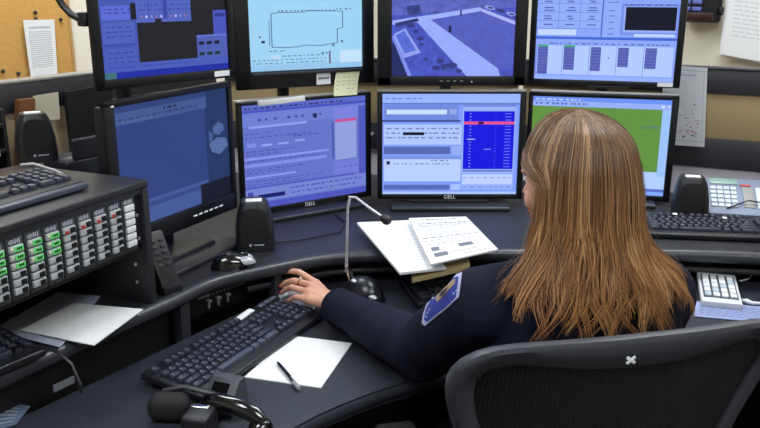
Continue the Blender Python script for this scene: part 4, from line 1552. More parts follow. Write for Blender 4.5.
for i, (x, w, m) in enumerate(((-.035, .03, M_GREYTRIM), (.0, .026, M_PHK), (.035, .024, M_PHB), (.07, .026, M_PHK), (.108, .03, M_PHK))):
    o = obj('label_block', simple(box, (w, 0.09, 0.004), (0, 0, 0), bev=.001), m, t)
    o.matrix_local = Mq @ Matrix.Translation((x, .055, .011))
o = obj('display', simple(box, (.08, .025, .003), (0, 0, 0), bev=.001), mat('phone_display_tint', (130, 160, 156), .3), t)
o.matrix_local = Mq @ Matrix.Translation((-.10, .123, .011))
o = obj('red_strip', simple(box, (.03, .006, .003), (0, 0, 0)), M_RED, t)
o.matrix_local = Mq @ Matrix.Translation((-.04, .108, .0115))
for i in range(2):
    o = obj('upper_block', simple(box, (.055, .03, .004), (0, 0, 0), bev=.001), M_PHK, t)
    o.matrix_local = Mq @ Matrix.Translation((.04 + .065 * i, .122, .011))
b = B()
tube(b, [(-.10, -.005, .03), (-.04, .015, .052), (.03, .01, .045), (.10, -.005, .032), (.15, -.01, .02)], .0022, 8)
obj('cord', b, M_BLACK, t)

# map sheet on the partition
pr_a = Vector((.5, 2.83, 0)); pr_d = (Vector((1.9, 2.16, 0)) - pr_a).normalized()
pr_n = Vector((pr_d.y, -pr_d.x, 0))


def map_extra(rect, pt, b, M, thick):
    r_ = random.Random(5)
    for (u0, u1, v0, v1) in ((.06, .94, .04, .052), (.06, .94, .93, .94), (.06, .075, .04, .94), (.925, .94, .04, .94)):
        rect(u0, u1, v0, v1, 2)
    for k in range(150):
        u, v = r_.uniform(.15, .85), r_.uniform(.4, .88)
        if r_.random() < abs(u - .2) * .3 + (v - .3):
            w, h = r_.uniform(.01, .07), r_.uniform(.006, .02)
            rect(u, u + w, v, v + h, r_.choice((1, 2, 2, 3)))
    for k in range(10):
        u, v = r_.uniform(.12, .6), r_.uniform(.15, .38)
        rect(u, u + .03, v, v + .012, 2)
    rect(.2, .75, .09, .115, 2)


wall_sheet('map_sheet', 'white map sheet taped to the partition right of the green display monitor', 'map', [(664, 65), (707.5, 68), (704.5, 147), (660, 144)], [], base=pr_a, nrm=pr_n, along=pr_d, off=.006, thick=.003, extra=map_extra,
           mats=[M_PAPER_GREY, M_INK, M_INK_LIGHT, mat('map_pink_ink', (190, 120, 140), .7)])


# ---------------------------------------------------------------- office chair
CY = R(13)
CH = Vector((0.360, 1.24, 0))
chair = thing('office_chair', 'dark mesh backed office chair the woman sits in', 'chair', CH, (0, 0, CY))
TOPZ, TOPY, REC = 0.983, -0.155, 0.17       # top edge height, local y and recline slope


def backp(x, v):
    """point on the curved back: x across, v metres down from the top edge"""
    return Vector((x, TOPY + REC * v + (0.5 + 3.0 * v) * x * x - 0.10 * v * v, TOPZ - v * 0.98))


def half(cnt, n):
    full = cnt + [(-x, v) for x, v in cnt[::-1][1:-1]]
    pts = [Vector((p[0], p[1])) for p in smooth_poly(full + [full[0]], it=2)[:-1]]
    L = [0]
    for i in range(len(pts)):
        L.append(L[-1] + (pts[(i + 1) % len(pts)] - pts[i]).length)
    out = []
    for k in range(n):
        s = L[-1] * k / n
        i = max(j for j in range(len(pts)) if L[j] <= s)
        f = (s - L[i]) / max(1e-9, L[i + 1] - L[i])
        out.append(pts[i].lerp(pts[(i + 1) % len(pts)], f))
    return out


def ring_at(cnt, n):
    """contour resampled by angle about its middle"""
    pts = half(cnt, 720)
    c = Vector((0, .24))
    res = []
    for k in range(n):
        a_ = 2 * math.pi * k / n
        best = min(pts, key=lambda p: abs(math.remainder(math.atan2(p.x - c.x, -(p.y - c.y)) - a_, 2 * math.pi)))
        res.append(best)
    return res


outer_c = [(0, -.004), (.10, -.002), (.18, .002), (.235, .012), (.268, .045), (.274, .09), (.262, .15), (.238, .22), (.212, .31), (.19, .40), (.15, .475), (0, .485)]
inner_c = [(0, .058), (.08, .056), (.14, .047), (.19, .042), (.225, .055), (.236, .085), (.228, .14), (.207, .20), (.182, .29), (.162, .38), (.12, .44), (0, .45)]
NR = 96
outer_c, inner_c = [(x * 1.05, v) for x, v in outer_c], [(x * 1.05, v) for x, v in inner_c]
ro, ri = ring_at(outer_c, NR), ring_at(inner_c, NR)
b = B()
tt = bmesh.new()
prof = [(0.0, -.006), (0.06, -.016), (.25, -.021), (.6, -.015), (.9, -.010), (1.0, -.004), (1.0, .008), (.7, .014), (.3, .014), (.05, .008)]
VV = []
for k in range(NR):
    row = []
    for f, d in prof:
        q = ro[k].lerp(ri[k], f)
        row.append(tt.verts.new(backp(q.x, q.y) + Vector((0, d, -.2 * d))))
    VV.append(row)
m_ = len(prof)
for k in range(NR):
    for j in range(m_):
        tt.faces.new((VV[k][j], VV[(k + 1) % NR][j], VV[(k + 1) % NR][(j + 1) % m_], VV[k][(j + 1) % m_]))
bmesh.ops.recalc_face_normals(tt, faces=tt.faces)
merge(b, tt)
obj('back_frame', b, M_AERON, chair, ang=50)
# mesh panel
M_MESH = bpy.data.materials.new('woven_mesh')
M_MESH.use_nodes = True
nt = M_MESH.node_tree
pb_ = nt.nodes['Principled BSDF']
pb_.inputs['Base Color'].default_value = lin((26, 27, 30)) + (1,)
pb_.inputs['Roughness'].default_value = .6
tc = nt.nodes.new('ShaderNodeTexCoord')
w1 = nt.nodes.new('ShaderNodeTexWave')
w1.bands_direction = 'X'
w1.inputs['Scale'].default_value = 48
nt.links.new(tc.outputs['Object'], w1.inputs['Vector'])
w2 = nt.nodes.new('ShaderNodeTexWave')
w2.bands_direction = 'Z'
w2.inputs['Scale'].default_value = 90
nt.links.new(tc.outputs['Object'], w2.inputs['Vector'])
mx = nt.nodes.new('ShaderNodeMath')
mx.operation = 'MAXIMUM'
nt.links.new(w1.outputs['Fac'], mx.inputs[0])
nt.links.new(w2.outputs['Fac'], mx.inputs[1])
mr = nt.nodes.new('ShaderNodeMapRange')
mr.inputs['From Min'].default_value = .35
mr.inputs['From Max'].default_value = .75
mr.inputs['To Min'].default_value = .72
mr.inputs['To Max'].default_value = 1.0
nt.links.new(mx.outputs[0], mr.inputs['Value'])
nt.links.new(mr.outputs['Result'], pb_.inputs['Alpha'])
bp = nt.nodes.new('ShaderNodeBump')
bp.inputs['Strength'].default_value = .6
bp.inputs['Distance'].default_value = .003
nt.links.new(w1.outputs['Fac'], bp.inputs['Height'])
nt.links.new(bp.outputs['Normal'], pb_.inputs['Normal'])
tt = bmesh.new()
cen = tt.verts.new(backp(0, .25) + Vector((0, .002, 0)))
prev = None
rings_ = []
for s in (1.005, .85, .7, .5, .25):
    rings_.append([tt.verts.new(backp(q.x * s, .25 + (q.y - .25) * s) + Vector((0, .002, 0))) for q in ri])
for a_, c_ in zip(rings_, rings_[1:]):
    for k in range(NR):
        tt.faces.new((a_[k], a_[(k + 1) % NR], c_[(k + 1) % NR], c_[k]))
for k in range(NR):
    tt.faces.new((rings_[-1][k], rings_[-1][(k + 1) % NR], cen))
bmesh.ops.recalc_face_normals(tt, faces=tt.faces)
bmesh.ops.solidify(tt, geom=list(tt.faces), thickness=.0015)
obj('back_mesh', tt, M_MESH, chair, ang=60)
b = B()
pc = backp(-0.032, .032) + Vector((0, -.022, 0))
for s in (1, -1):
    box(b, (0.017, 0.002, 0.005), (pc.x, pc.y, pc.z), (R(8), R(38) * s, 0), bev=.0006)
obj('white_mark', b, M_LABEL, chair)
for x, v in ((-.255, .065), (-.235, .03), (-.03, .012), (.12, .012), (.255, .075), (-.262, .16), (.256, .17)):
    q = backp(x, v) + Vector((0, -.0155, 0))
    b = B()
    t_ = bmesh.new()
    bmesh.ops.create_cone(t_, cap_ends=True, segments=12, radius1=0.0032, radius2=0.0032, depth=0.004)
    merge(b, t_, TR(q, (R(80), 0, 0)))
    obj('screw', b, M_RISER, chair)
# lumbar spine, seat, arms, base
b = B()
tube(b, [backp(0, .47) + Vector((0, -.01, 0)), (0, .02, .46), (0, .10, .40), (0, .16, .38)], [.03, .035, .035, .04], 12, flat=.7)
obj('spine', b, M_AERON, chair)
b = B()
tt = bmesh.new()
sp_ = smooth_poly([(-.22, -.02), (-.25, .15), (-.255, .30), (-.22, .40), (0, .43), (.22, .40), (.255, .30), (.25, .15), (.22, -.02), (0, -.05), (-.22, -.02)], it=2)[:-1]
prism(b, sp_, .425, .455, bev=.012, seg=3)
tt.free()
obj('seat', b, M_AERON, chair)
b = B()
prism(b, [(x * .86, .19 + (y - .19) * .86) for x, y in sp_], .452, .458)
obj('seat_mesh', b, M_MESH, chair)
b = B()
tube(b, [(0, .17, .06), (0, .17, .25), (0, .17, .26), (0, .17, .426)], [.03, .03, .02, .02], 16)
obj('gas_column', b, M_RISER, chair)
for s in (-1, 1):
    b = B()
    tube(b, [(s * .20, .04, .43), (s * .285, .05, .45), (s * .30, .06, .55), (s * .295, .08, .645)], [.016, .016, .016, .018], 10)
    ar = obj('armrest_post', b, M_AERON, chair)
    b = B()
    box(b, (.08, .22, .025), (s * .295, .10, .657), bev=.011, seg=3)
    obj('armrest', b, M_RISER, chair)
for k in range(5):
    a_ = R(72 * k + 20)
    b = B()
    tube(b, [(0, .17, .085), (.15 * math.cos(a_), .17 + .15 * math.sin(a_), .09), (.30 * math.cos(a_), .17 + .30 * math.sin(a_), .07)], [.028, .024, .018], 10)
    lg = obj('base_leg', b, M_AERON, chair)
    b = B()
    for s in (-1, 1):
        t_ = bmesh.new()
        bmesh.ops.create_cone(t_, cap_ends=True, segments=18, radius1=0.028, radius2=0.028, depth=0.018)
        merge(b, t_, TR((.30 * math.cos(a_), .17 + .30 * math.sin(a_), .028), (0, 0, a_)) @ TR((0, s * .013, 0), (R(90), 0, 0)))
    obj('caster', b, M_RISER, lg)

# ---------------------------------------------------------------- the woman
PW = R(13)
PLOC = Vector((0.352, 1.315, 0))
person = thing('person', 'long haired woman in dark navy uniform seated with her hand on a mouse', 'person', PLOC, (0, 0, PW))
PM = Matrix.Translation(PLOC) @ Euler((0, 0, PW)).to_matrix().to_4x4()
PI_ = PM.inverted()


def LW(w):
    return PI_ @ Vector(w)


def fuse(b, voxel, name, smooth=4):
    """union of overlapping closed shapes into one continuous surface"""
    me = bpy.data.meshes.new(name)
    b.to_mesh(me)
    b.free()
    o = bpy.data.objects.new(name, me)
    COL.objects.link(o)
    md = o.modifiers.new('r', 'REMESH')
    md.mode = 'VOXEL'
    md.voxel_size = voxel
    md.adaptivity = 0
    ms = o.modifiers.new('s', 'SMOOTH')
    ms.factor = .5
    ms.iterations = smooth
    dg = bpy.context.evaluated_depsgraph_get()
    out = bpy.data.meshes.new_from_object(o.evaluated_get(dg))
    bpy.data.objects.remove(o)
    bpy.data.meshes.remove(me)
    nb_ = bmesh.new()
    nb_.from_mesh(out)
    bpy.data.meshes.remove(out)
    return nb_


# joints (world, then person space)
shL, elL, wrL = LW((.178, 1.285, .945)), LW((.082, 1.445, .790)), LW((-.112, 1.728, .768))
shR, elR, wrR = LW((.503, 1.36, .935)), LW((.55, 1.50, .79)), LW((.52, 1.76, .765))
hand = {
    'index': [(-.158, 1.826, .783), (-.201, 1.863, .797), (-.227, 1.876, .794), (-.251, 1.886, .785)],
    'middle': [(-.170, 1.802, .786), (-.210, 1.828, .787), (-.232, 1.845, .775), (-.244, 1.855, .762)],
    'ring': [(-.177, 1.773, .781), (-.213, 1.797, .782), (-.230, 1.812, .770), (-.240, 1.821, .758)],
    'pinky': [(-.171, 1.745, .772), (-.199, 1.763, .771), (-.212, 1.775, .760), (-.220, 1.783, .750)],
    'thumb': [(-.118, 1.772, .766), (-.112, 1.805, .758), (-.124, 1.835, .750), (-.142, 1.858, .745)],
}
frad = {'index': (.0095, .0085, .0075, .006), 'middle': (.0095, .0088, .0078, .006), 'ring': (.009, .008, .0072, .0056), 'pinky': (.008, .007, .006, .005), 'thumb': (.013, .011, .0095, .007)}


def add_hand(b, wr, H, mirror=None):
    W = Vector(wr)
    for f, pts in H.items():
        P = [LW(p) for p in pts]
        r_ = frad[f]
        tip = P[-1] + (P[-1] - P[-2]).normalized() * .004
        tube(b, [W.lerp(P[0], .55)] + P + [tip], [r_[0] * 1.05] + list(r_) + [r_[-1] * .5], 12)
        for q, rr in zip(P, r_):
            ball(b, q, rr * 1.02, n=10)
        # metacarpal fills the palm
        tube(b, [W, W.lerp(P[0], .5), P[0]], [.019, .0145, .0115], 12)
    ball(b, W, (.026, .026, .019))


HB = B()
torso = [(0, .0, .47, .15, .11), (0, .0, .52, .17, .125), (0, 0, .60, .165, .12), (0, .01, .70, .135, .105), (0, .01, .80, .15, .11), (0, .0, .88, .165, .112), (0, -.005, .94, .162, .10), (0, -.01, .985, .125, .08), (0, -.01, 1.02, .072, .058), (0, .0, 1.06, .05, .052)]
loft(HB, torso)
neck_top = LW((.342, 1.318, 1.10))
tube(HB, [(0, -.008, 1.0), (-.004, 0.004, 1.06), neck_top], [.056, .052, .05], 16)
for s_, e_, w_ in ((shL, elL, wrL), (shR, elR, wrR)):
    tube(HB, [s_, s_.lerp(e_, .5), e_, e_.lerp(w_, .35), w_], [.05, .045, .038, .04, .026], 14)
    ball(HB, s_, .055)
    ball(HB, e_, .039)
hipy = .0
for s in (-1, 1):
    hp, kn, an = Vector((s * .09, .02, .53)), Vector((s * .12, .44, .515)), Vector((s * .12, .46, .10))
    tube(HB, [hp, hp.lerp(kn, .5), kn], [.085, .075, .056], 16)
    ball(HB, kn, .056)
    tube(HB, [kn, kn.lerp(an, .3), kn.lerp(an, .6), an], [.054, .056, .048, .036], 14)
    tube(HB, [an + Vector((0, -.03, -.04)), an + Vector((0, .04, -.055)), an + Vector((0, .13, -.07))], [.036, .036, .026], 12)
add_hand(HB, wrL, hand)
# right hand resting flat on the desk
d_ = Vector((-.35, .94, 0)).normalized()
n_ = Vector((-.94, -.35, 0))
wrRw = PM @ wrR
Hr = {}
for f, o_, l_ in (('index', .03, .085), ('middle', .01, .092), ('ring', -.01, .085), ('pinky', -.03, .066)):
    k_ = wrRw + d_ * (.088 - abs(o_ - .005) * .3) + n_ * o_ + Vector((0, 0, .002))
    Hr[f] = [k_, k_ + d_ * l_ * .48 + Vector((0, 0, .004)), k_ + d_ * l_ * .78 + Vector((0, 0, -.008)), k_ + d_ * l_ * .96 + Vector((0, 0, -.022))]
kt = wrRw + d_ * .04 + n_ * .03 + Vector((0, 0, -.006))
Hr['thumb'] = [kt, kt + d_ * .03 + n_ * .015 + Vector((0, 0, -.006)), kt + d_ * .055 + n_ * .02 + Vector((0, 0, -.012)), kt + d_ * .075 + n_ * .018 + Vector((0, 0, -.018))]
add_hand(HB, wrR, Hr)

# head, turned to her left
HC = LW((.337, 1.33, 1.152))
HM = Matrix.Translation(HC) @ Euler((R(-8), 0, R(31))).to_matrix().to_4x4()
tt = bmesh.new()
bmesh.ops.create_uvsphere(tt, u_segments=40, v_segments=28, radius=1)
for v in tt.verts:
    x, y, z = v.co
    zz = min(0, z)
    v.co = Vector((x * .074 * (1 + .28 * zz * (1 if y > -.3 else .6)), y * .092 * (1 + (.22 * zz if y < 0 else .02 * zz)) + (.012 * -zz if y > 0 else 0), z * .112))
merge(HB, tt, HM)
tube(HB, [(0, .086, .022), (0, .094, .0), (0, .104, -.018), (0, .098, -.028)], [.007, .009, .011, .008], 10, M=HM)
for s in (-1, 1):
    ball(HB, (s * .011, .092, -.022), (.008, .010, .007), M=HM, n=10)
    ball(HB, (s * .030, .074, .028), (.024, .012, .008), M=HM, n=10)
    ball(HB, (s * .040, .060, -.022), (.021, .019, .024), M=HM, n=14)
    ball(HB, (s * .074, -.008, -.008), (.007, .018, .030), M=HM, n=12)
ball(HB, (0, .086, -.050), (.022, .009, .007), M=HM, n=12)
ball(HB, (0, .084, -.062), (.019, .009, .007), M=HM, n=12)
ball(HB, (0, .074, -.090), (.022, .018, .018), M=HM, n=12)
ball(HB, (0, .03, -.085), (.05, .055, .03), M=HM, n=14)
body = obj('body', fuse(HB, .0034, 'body', 4), M_SKIN, person, ang=180)
for s in (-1, 1):
    b = B()
    ball(b, (s * .031, .0790, .012), (.011, .006, .0062), M=HM, n=14)
    ball(b, (s * .031, .0832, .012), (.0056, .0025, .0056), M=HM, n=12, mi=1)
    obj('eye', b, [mat('eye_white', (230, 230, 228), .2), mat('iris_brown', (60, 44, 34), .2)], person)
    b = B()
    tube(b, [(s * .014, .093, .034), (s * .03, .090, .040), (s * .046, .078, .034)], [.002, .003, .0015], 8, M=HM)
    obj('eyebrow', b, mat('brow_hair', (92, 66, 46), .8), person)
b = B()
ball(b, (0, .0945, -.051), (.019, .003, .0042), M=HM, n=12)
ball(b, (0, .0925, -.060), (.016, .003, .0045), M=HM, n=12)
obj('lips', b, mat('lip', (186, 108, 104), .4), person)
for f in ('index', 'middle', 'ring', 'pinky', 'thumb'):
    P = [LW(p) for p in hand[f]]
    d = (P[-1] - P[-2]).normalized()
    b = B()
    up_ = Vector((0, 0, 1)) - d * d.z
    up_.normalize()
    sd = d.cross(up_)
    Mn = Matrix(((sd.x, d.x, up_.x, 0), (sd.y, d.y, up_.y, 0), (sd.z, d.z, up_.z, 0), (0, 0, 0, 1)))
    r_ = frad[f][-1]
    c = P[-1] + d * .004 + up_ * r_ * .55
    ball(b, (0, 0, 0), (r_ * .85, .0085, r_ * .5), M=Matrix.Translation(c) @ Mn, n=12)
    obj('fingernail', b, M_NAIL, person)
P = [LW(p) for p in hand['middle']]
rc_ = P[0].lerp(P[1], .55)
dr = (P[1] - P[0]).normalized()
b = B()
tt = bmesh.new()
for i in range(24):
    for j in range(8):
        a_, c_ = 2 * math.pi * i / 24, 2 * math.pi * j / 8
        rr = .0102 + .0014 * math.cos(c_)
        tt.verts.new((rr * math.cos(a_), rr * math.sin(a_), .0022 * math.sin(c_)))
tt.verts.ensure_lookup_table()
for i in range(24):
    for j in range(8):
        tt.faces.new([tt.verts[k] for k in (i * 8 + j, ((i + 1) % 24) * 8 + j, ((i + 1) % 24) * 8 + (j + 1) % 8, i * 8 + (j + 1) % 8)])
bmesh.ops.recalc_face_normals(tt, faces=tt.faces)
merge(b, tt, Matrix.Translation(rc_) @ dr.to_track_quat('Z', 'Y').to_matrix().to_4x4())
ball(b, rc_ + Vector((0, 0, .0115)), .0032, mi=1, n=8)
obj('ring', b, [M_GOLD, M_LABEL], person)

# jacket, trousers, shoes
JB = B()
loft(JB, [(0, 0, .50, .175, .135), (0, 0, .56, .195, .148), (0, .0, .62, .195, .142), (0, .01, .72, .188, .138), (0, .008, .82, .188, .138), (0, .0, .89, .186, .132), (0, -.006, .95, .180, .12), (0, -.01, 0.99, .150, .098), (0, -.01, 1.02, .110, .080), (0, -.004, 1.05, .074, .068)], n=36)
for s_, e_, w_ in ((shL, elL, wrL), (shR, elR, wrR)):
    w2_ = e_.lerp(w_, .93)
    tube(JB, [s_, s_.lerp(e_, .35), s_.lerp(e_, .7), e_, e_.lerp(w2_, .3), e_.lerp(w2_, .7), w2_], [.066, .064, .062, .062, .057, .048, .041], 20)
    ball(JB, s_, .071)
    ball(JB, e_, .066)
    tube(JB, [s_.lerp(Vector((0, 0, 1.0)), .5) + Vector((0, 0, -.02)), s_], [.08, .07], 16)
jb = fuse(JB, .006, 'jacket', 6)
jb.normal_update()
for v in jb.verts:
    n1 = noise.noise(v.co * 9.0) * .006 + noise.noise(Vector((v.co.x * 26, v.co.y * 26, v.co.z * 14)) + Vector((5, 1, 2))) * .0028
    v.co += v.normal * n1
jacket_bvh = BVHTree.FromBMesh(jb)
obj('jacket', jb, M_NAVY, person, ang=180)
b = B()
ring_pts = [Vector((.066 * math.cos(a_), -.002 + .066 * math.sin(a_), 1.055 + .012 * math.sin(a_))) for a_ in [2 * math.pi * k / 28 for k in range(29)]]
tube(b, ring_pts, .011, 10, flat=1.8)
obj('collar', b, M_NAVY, person, ang=60)
for e_, w_ in ((elL, wrL), (elR, wrR)):
    b = B()
    tube(b, [e_.lerp(w_, .875), e_.lerp(w_, .90), e_.lerp(w_, .935)], [.043, .0445, .043], 20)
    obj('cuff', b, M_NAVY, person, ang=60)
TB = B()
loft(TB, [(0, 0, .465, .16, .12), (0, 0, .53, .18, .138), (0, 0, .60, .176, .132)])
for s in (-1, 1):
    hp, kn, an = Vector((s * .09, .02, .53)), Vector((s * .12, .44, .515)), Vector((s * .12, .46, .11))
    tube(TB, [hp, hp.lerp(kn, .5), kn], [.098, .088, .070], 18)
    ball(TB, kn, .070)
    tube(TB, [kn, kn.lerp(an, .4), an], [.068, .066, .058], 16)
obj('trousers', fuse(TB, .008, 'trousers', 4), M_TROUSER, person, ang=180)
for s in (-1, 1):
    SB = B()
    an = Vector((s * .12, .46, .10))
    tube(SB, [an + Vector((0, -.045, -.05)), an + Vector((0, .03, -.05)), an + Vector((0, .10, -.062)), an + Vector((0, .155, -.07))], [.046, .047, .042, .026], 16, flat=1.0)
    box(SB, (.085, .23, .022), an + Vector((0, .05, -.089)), bev=.008)
    tube(SB, [an + Vector((0, -.02, -.03)), an + Vector((0, -.01, .02))], [.048, .05], 14)
    obj('shoe', fuse(SB, .005, 'shoe', 3), M_BLACK, person, ang=180)

# shoulder patch on the left sleeve
pp_ = [(462.5, 273), (461, 286), (459.5, 297), (447, 309), (434, 319), (425.5, 326), (422.5, 323), (424, 314), (427.5, 304), (433, 295), (441, 288), (450, 281), (457, 275)]
O_ = PI_ @ Vector((0, 0, CAM_Z))


def sleeve_hit(u, v):
    d = (PI_ @ at(u, v, 0.0)) - O_
    h = jacket_bvh.ray_cast(O_, d.normalized())
    return h


def patch_layer(poly, lift, m, name, parent):
    cu, cv = sum(p[0] for p in poly) / len(poly), sum(p[1] for p in poly) / len(poly)
    NRG = 6
    tt = bmesh.new()
    hits = []
    grid = []
    for s in range(NRG + 1):
        f = s / NRG
        row = []
        for k in range(len(poly) * 3):
            i, fr = k // 3, (k % 3) / 3
            a_, c_ = poly[i], poly[(i + 1) % len(poly)]
            u, v = a_[0] + (c_[0] - a_[0]) * fr, a_[1] + (c_[1] - a_[1]) * fr
            h = sleeve_hit(cu + (u - cu) * f, cv + (v - cv) * f)
            if h[0] is None:
                h = jacket_bvh.find_nearest(PI_ @ at(u, v, .9))
            row.append(tt.verts.new(h[0] + h[1] * lift))
        grid.append(row)
    n = len(grid[0])
    for a_, c_ in zip(grid, grid[1:]):
        for k in range(n):
            tt.faces.new((a_[k], a_[(k + 1) % n], c_[(k + 1) % n], c_[k]))
    bmesh.ops.remove_doubles(tt, verts=tt.verts, dist=1e-5)
    bmesh.ops.recalc_face_normals(tt, faces=tt.faces)
    c = sum((v.co for v in tt.verts), Vector()) / len(tt.verts)
    nf = sum((f.normal * f.calc_area() for f in tt.faces), Vector())
    if nf.dot(O_ - c) < 0:
        bmesh.ops.reverse_faces(tt, faces=tt.faces)
    return obj(name, tt, m, parent, ang=80)


def shrink(poly, k, dx=0, dy=0):
    cu, cv = sum(p[0] for p in poly) / len(poly), sum(p[1] for p in poly) / len(poly)
    return [(cu + (u - cu) * k + dx, cv + (v - cv) * k + dy) for u, v in poly]


pt_ = patch_layer(pp_, .0018, M_PATCHEDGE, 'shoulder_patch', person)
patch_layer(shrink(pp_, .86), .0026, M_PATCHBLUE, 'blue_field', pt_)
patch_layer([(437, 300), (440, 293), (447, 288), (454, 281), (457, 280), (456, 285), (449, 292), (444, 298), (439, 303)], .0036, M_PATCHGOLD, 'emblem', pt_)
patch_layer([(441, 298), (443, 293), (447, 290), (450, 288), (449, 291), (445, 296)], .0044, M_PATCHDARK, 'emblem_centre', pt_)
for (u, v) in ((429, 313), (428, 317), (431, 310), (430, 304), (459, 277), (458, 291), (455, 294), (434, 299)):
    patch_layer([(u - 1.2, v + .8), (u + .4, v - 1.2), (u + 1.4, v - .6), (u, v + 1.2)], .0036, M_PATCHEDGE, 'stitched_letter', pt_)

# hair: a cap plus many fine strands gathered into locks
M_HAIR = bpy.data.materials.new('brown_hair')
M_HAIR.use_nodes = True
nt = M_HAIR.node_tree
hb_ = nt.nodes['Principled BSDF']
geo = nt.nodes.new('ShaderNodeNewGeometry')
att = nt.nodes.new('ShaderNodeAttribute')
att.attribute_name = 'lock'
att2 = nt.nodes.new('ShaderNodeAttribute')
att2.attribute_name = 'along'


def math_node(op, a, b_):
    n_ = nt.nodes.new('ShaderNodeMath')
    n_.operation = op
    for i_, v_ in enumerate((a, b_)):
        if hasattr(v_, 'links') or hasattr(v_, 'is_linked'):
            nt.links.new(v_, n_.inputs[i_])
        else:
            n_.inputs[i_].default_value = v_
    return n_.outputs[0]


rnd_fac = math_node('ADD', math_node('MULTIPLY', geo.outputs['Random Per Island'], .55), math_node('MULTIPLY', att.outputs['Fac'], .45))


def ramp(cols):
    r_ = nt.nodes.new('ShaderNodeValToRGB')
    el = r_.color_ramp.elements
    el[0].position, el[0].color = cols[0][0], lin(cols[0][1]) + (1,)
    el[1].position, el[1].color = cols[-1][0], lin(cols[-1][1]) + (1,)
    for p_, c_ in cols[1:-1]:
        e_ = el.new(p_)
        e_.color = lin(c_) + (1,)
    nt.links.new(rnd_fac, r_.inputs['Fac'])
    return r_


rt = ramp([(.08, (66, 45, 30)), (.45, (96, 68, 45)), (.68, (118, 86, 58)), (.80, (150, 116, 82)), (.95, (186, 152, 114))])
rt2 = ramp([(.08, (92, 60, 36)), (.38, (146, 98, 56)), (.62, (180, 126, 74)), (.95, (222, 178, 124))])
mx = nt.nodes.new('ShaderNodeMix')
mx.data_type = 'RGBA'
nt.links.new(att2.outputs['Fac'], mx.inputs[0])
nt.links.new(rt.outputs['Color'], mx.inputs[6])
nt.links.new(rt2.outputs['Color'], mx.inputs[7])
nt.links.new(mx.outputs[2], hb_.inputs['Base Color'])
hb_.inputs['Roughness'].default_value = .40
hb_.inputs['Specular IOR Level'].default_value = .5
M_HAIRCAP = mat('under_hair', (74, 50, 33), .6)
HX, HY, HZ = HC.x, HC.y, HC.z
TOP = HZ + .124


def env(z):
    """half widths and centre of the hanging hair at person-space height z"""
    h = z - HZ
    tab = [(.124, .004, .004, .010, .030), (.121, .030, .038, .008, .026), (.112, .050, .066, .006, .018), (.098, .067, .087, .004, .008), (.078, .081, .101, .002, .000), (.045, .092, .112, 0, -.006), (.00, .098, .117, 0, -.012), (-.05, .101, .119, 0, -.016),
           (-.095, .112, .122, .0, -.024), (-.135, .148, .126, .002, -.036), (-.175, .172, .130, .002, -.044), (-.24, .186, .130, .002, -.048)]
    if h >= tab[0][0]:
        return tab[0][1:]
    for a_, c_ in zip(tab, tab[1:]):
        if h >= c_[0]:
            f = max(0, min(1, (a_[0] - h) / (a_[0] - c_[0])))
            return [a_[i] + (c_[i] - a_[i]) * f for i in range(1, 5)]
    return tab[-1][1:]


def sstep(x):
    x = max(0, min(1, x))
    return x * x * (3 - 2 * x)


AZ_FACE = -R(57)
AZ_RIGHT = R(128)


def hp(az, z, k=1.0):
    """az: 0 = straight behind her back, + towards her right; point on the hair surface"""
    rx, ry, cx, cy = env(z)
    # hair in front of the left ear is swept back below the brow
    f = sstep((HZ + .060 - z) / .05)
    if az < AZ_FACE:
        az = az + (AZ_FACE + (az - AZ_FACE) * .14 - az) * f
    elif az > AZ_RIGHT:
        az = az + (AZ_RIGHT + (az - AZ_RIGHT) * .2 - az) * f
    return Vector((HX + cx + math.sin(az) * rx * k, HY + cy - math.cos(az) * ry * k, z))


hair_v, hair_f, hair_lock, hair_along = [], [], [], []
hr = random.Random(11)


def add_strand(pts, rs, lk, n=4, flat=.55):
    base = len(hair_v)
    k = len(pts)
    for i in range(k):
        d = (pts[min(k - 1, i + 1)] - pts[max(0, i - 1)])
        if d.length < 1e-7:
            d = Vector((0, 0, -1))
        d.normalize()
        c_ = pts[i] - Vector((HX, HY - .01, pts[i].z - .02))
        c_ = c_ - d * c_.dot(d)
        if c_.length < 1e-5:
            c_ = Vector((0, -1, 0))
        c_.normalize()
        s_ = d.cross(c_).normalized()
        al = sstep((HZ + .10 - pts[i].z) / .27)
        for j in range(n):
            a_ = 2 * math.pi * j / n
            hair_v.append(pts[i] + s_ * math.cos(a_) * rs[i] + c_ * math.sin(a_) * rs[i] * flat)
            hair_lock.append(lk)
            hair_along.append(al)
    for i in range(k - 1):
        for j in range(n):
            hair_f.append((base + i * n + j, base + i * n + (j + 1) % n, base + (i + 1) * n + (j + 1) % n, base + (i + 1) * n + j))


AZ0, AZ1 = -R(192), R(167)
locks = []
for i in range(210):
    az = hr.uniform(AZ0, AZ1)
    ends = -.226 + .085 * hr.random() ** 1.1
    ends += .055 * sstep((-az - .55) / .9) + .03 * sstep((az - 1.3) / .6)
    locks.append(dict(az=az, end=HZ + ends, ph=hr.uniform(0, 6.28), amp=hr.uniform(.006, .020), fr=hr.uniform(26, 54), spread=hr.gauss(0, .13), out=hr.uniform(-.012, .022), tone=hr.random(), lay=hr.random()))


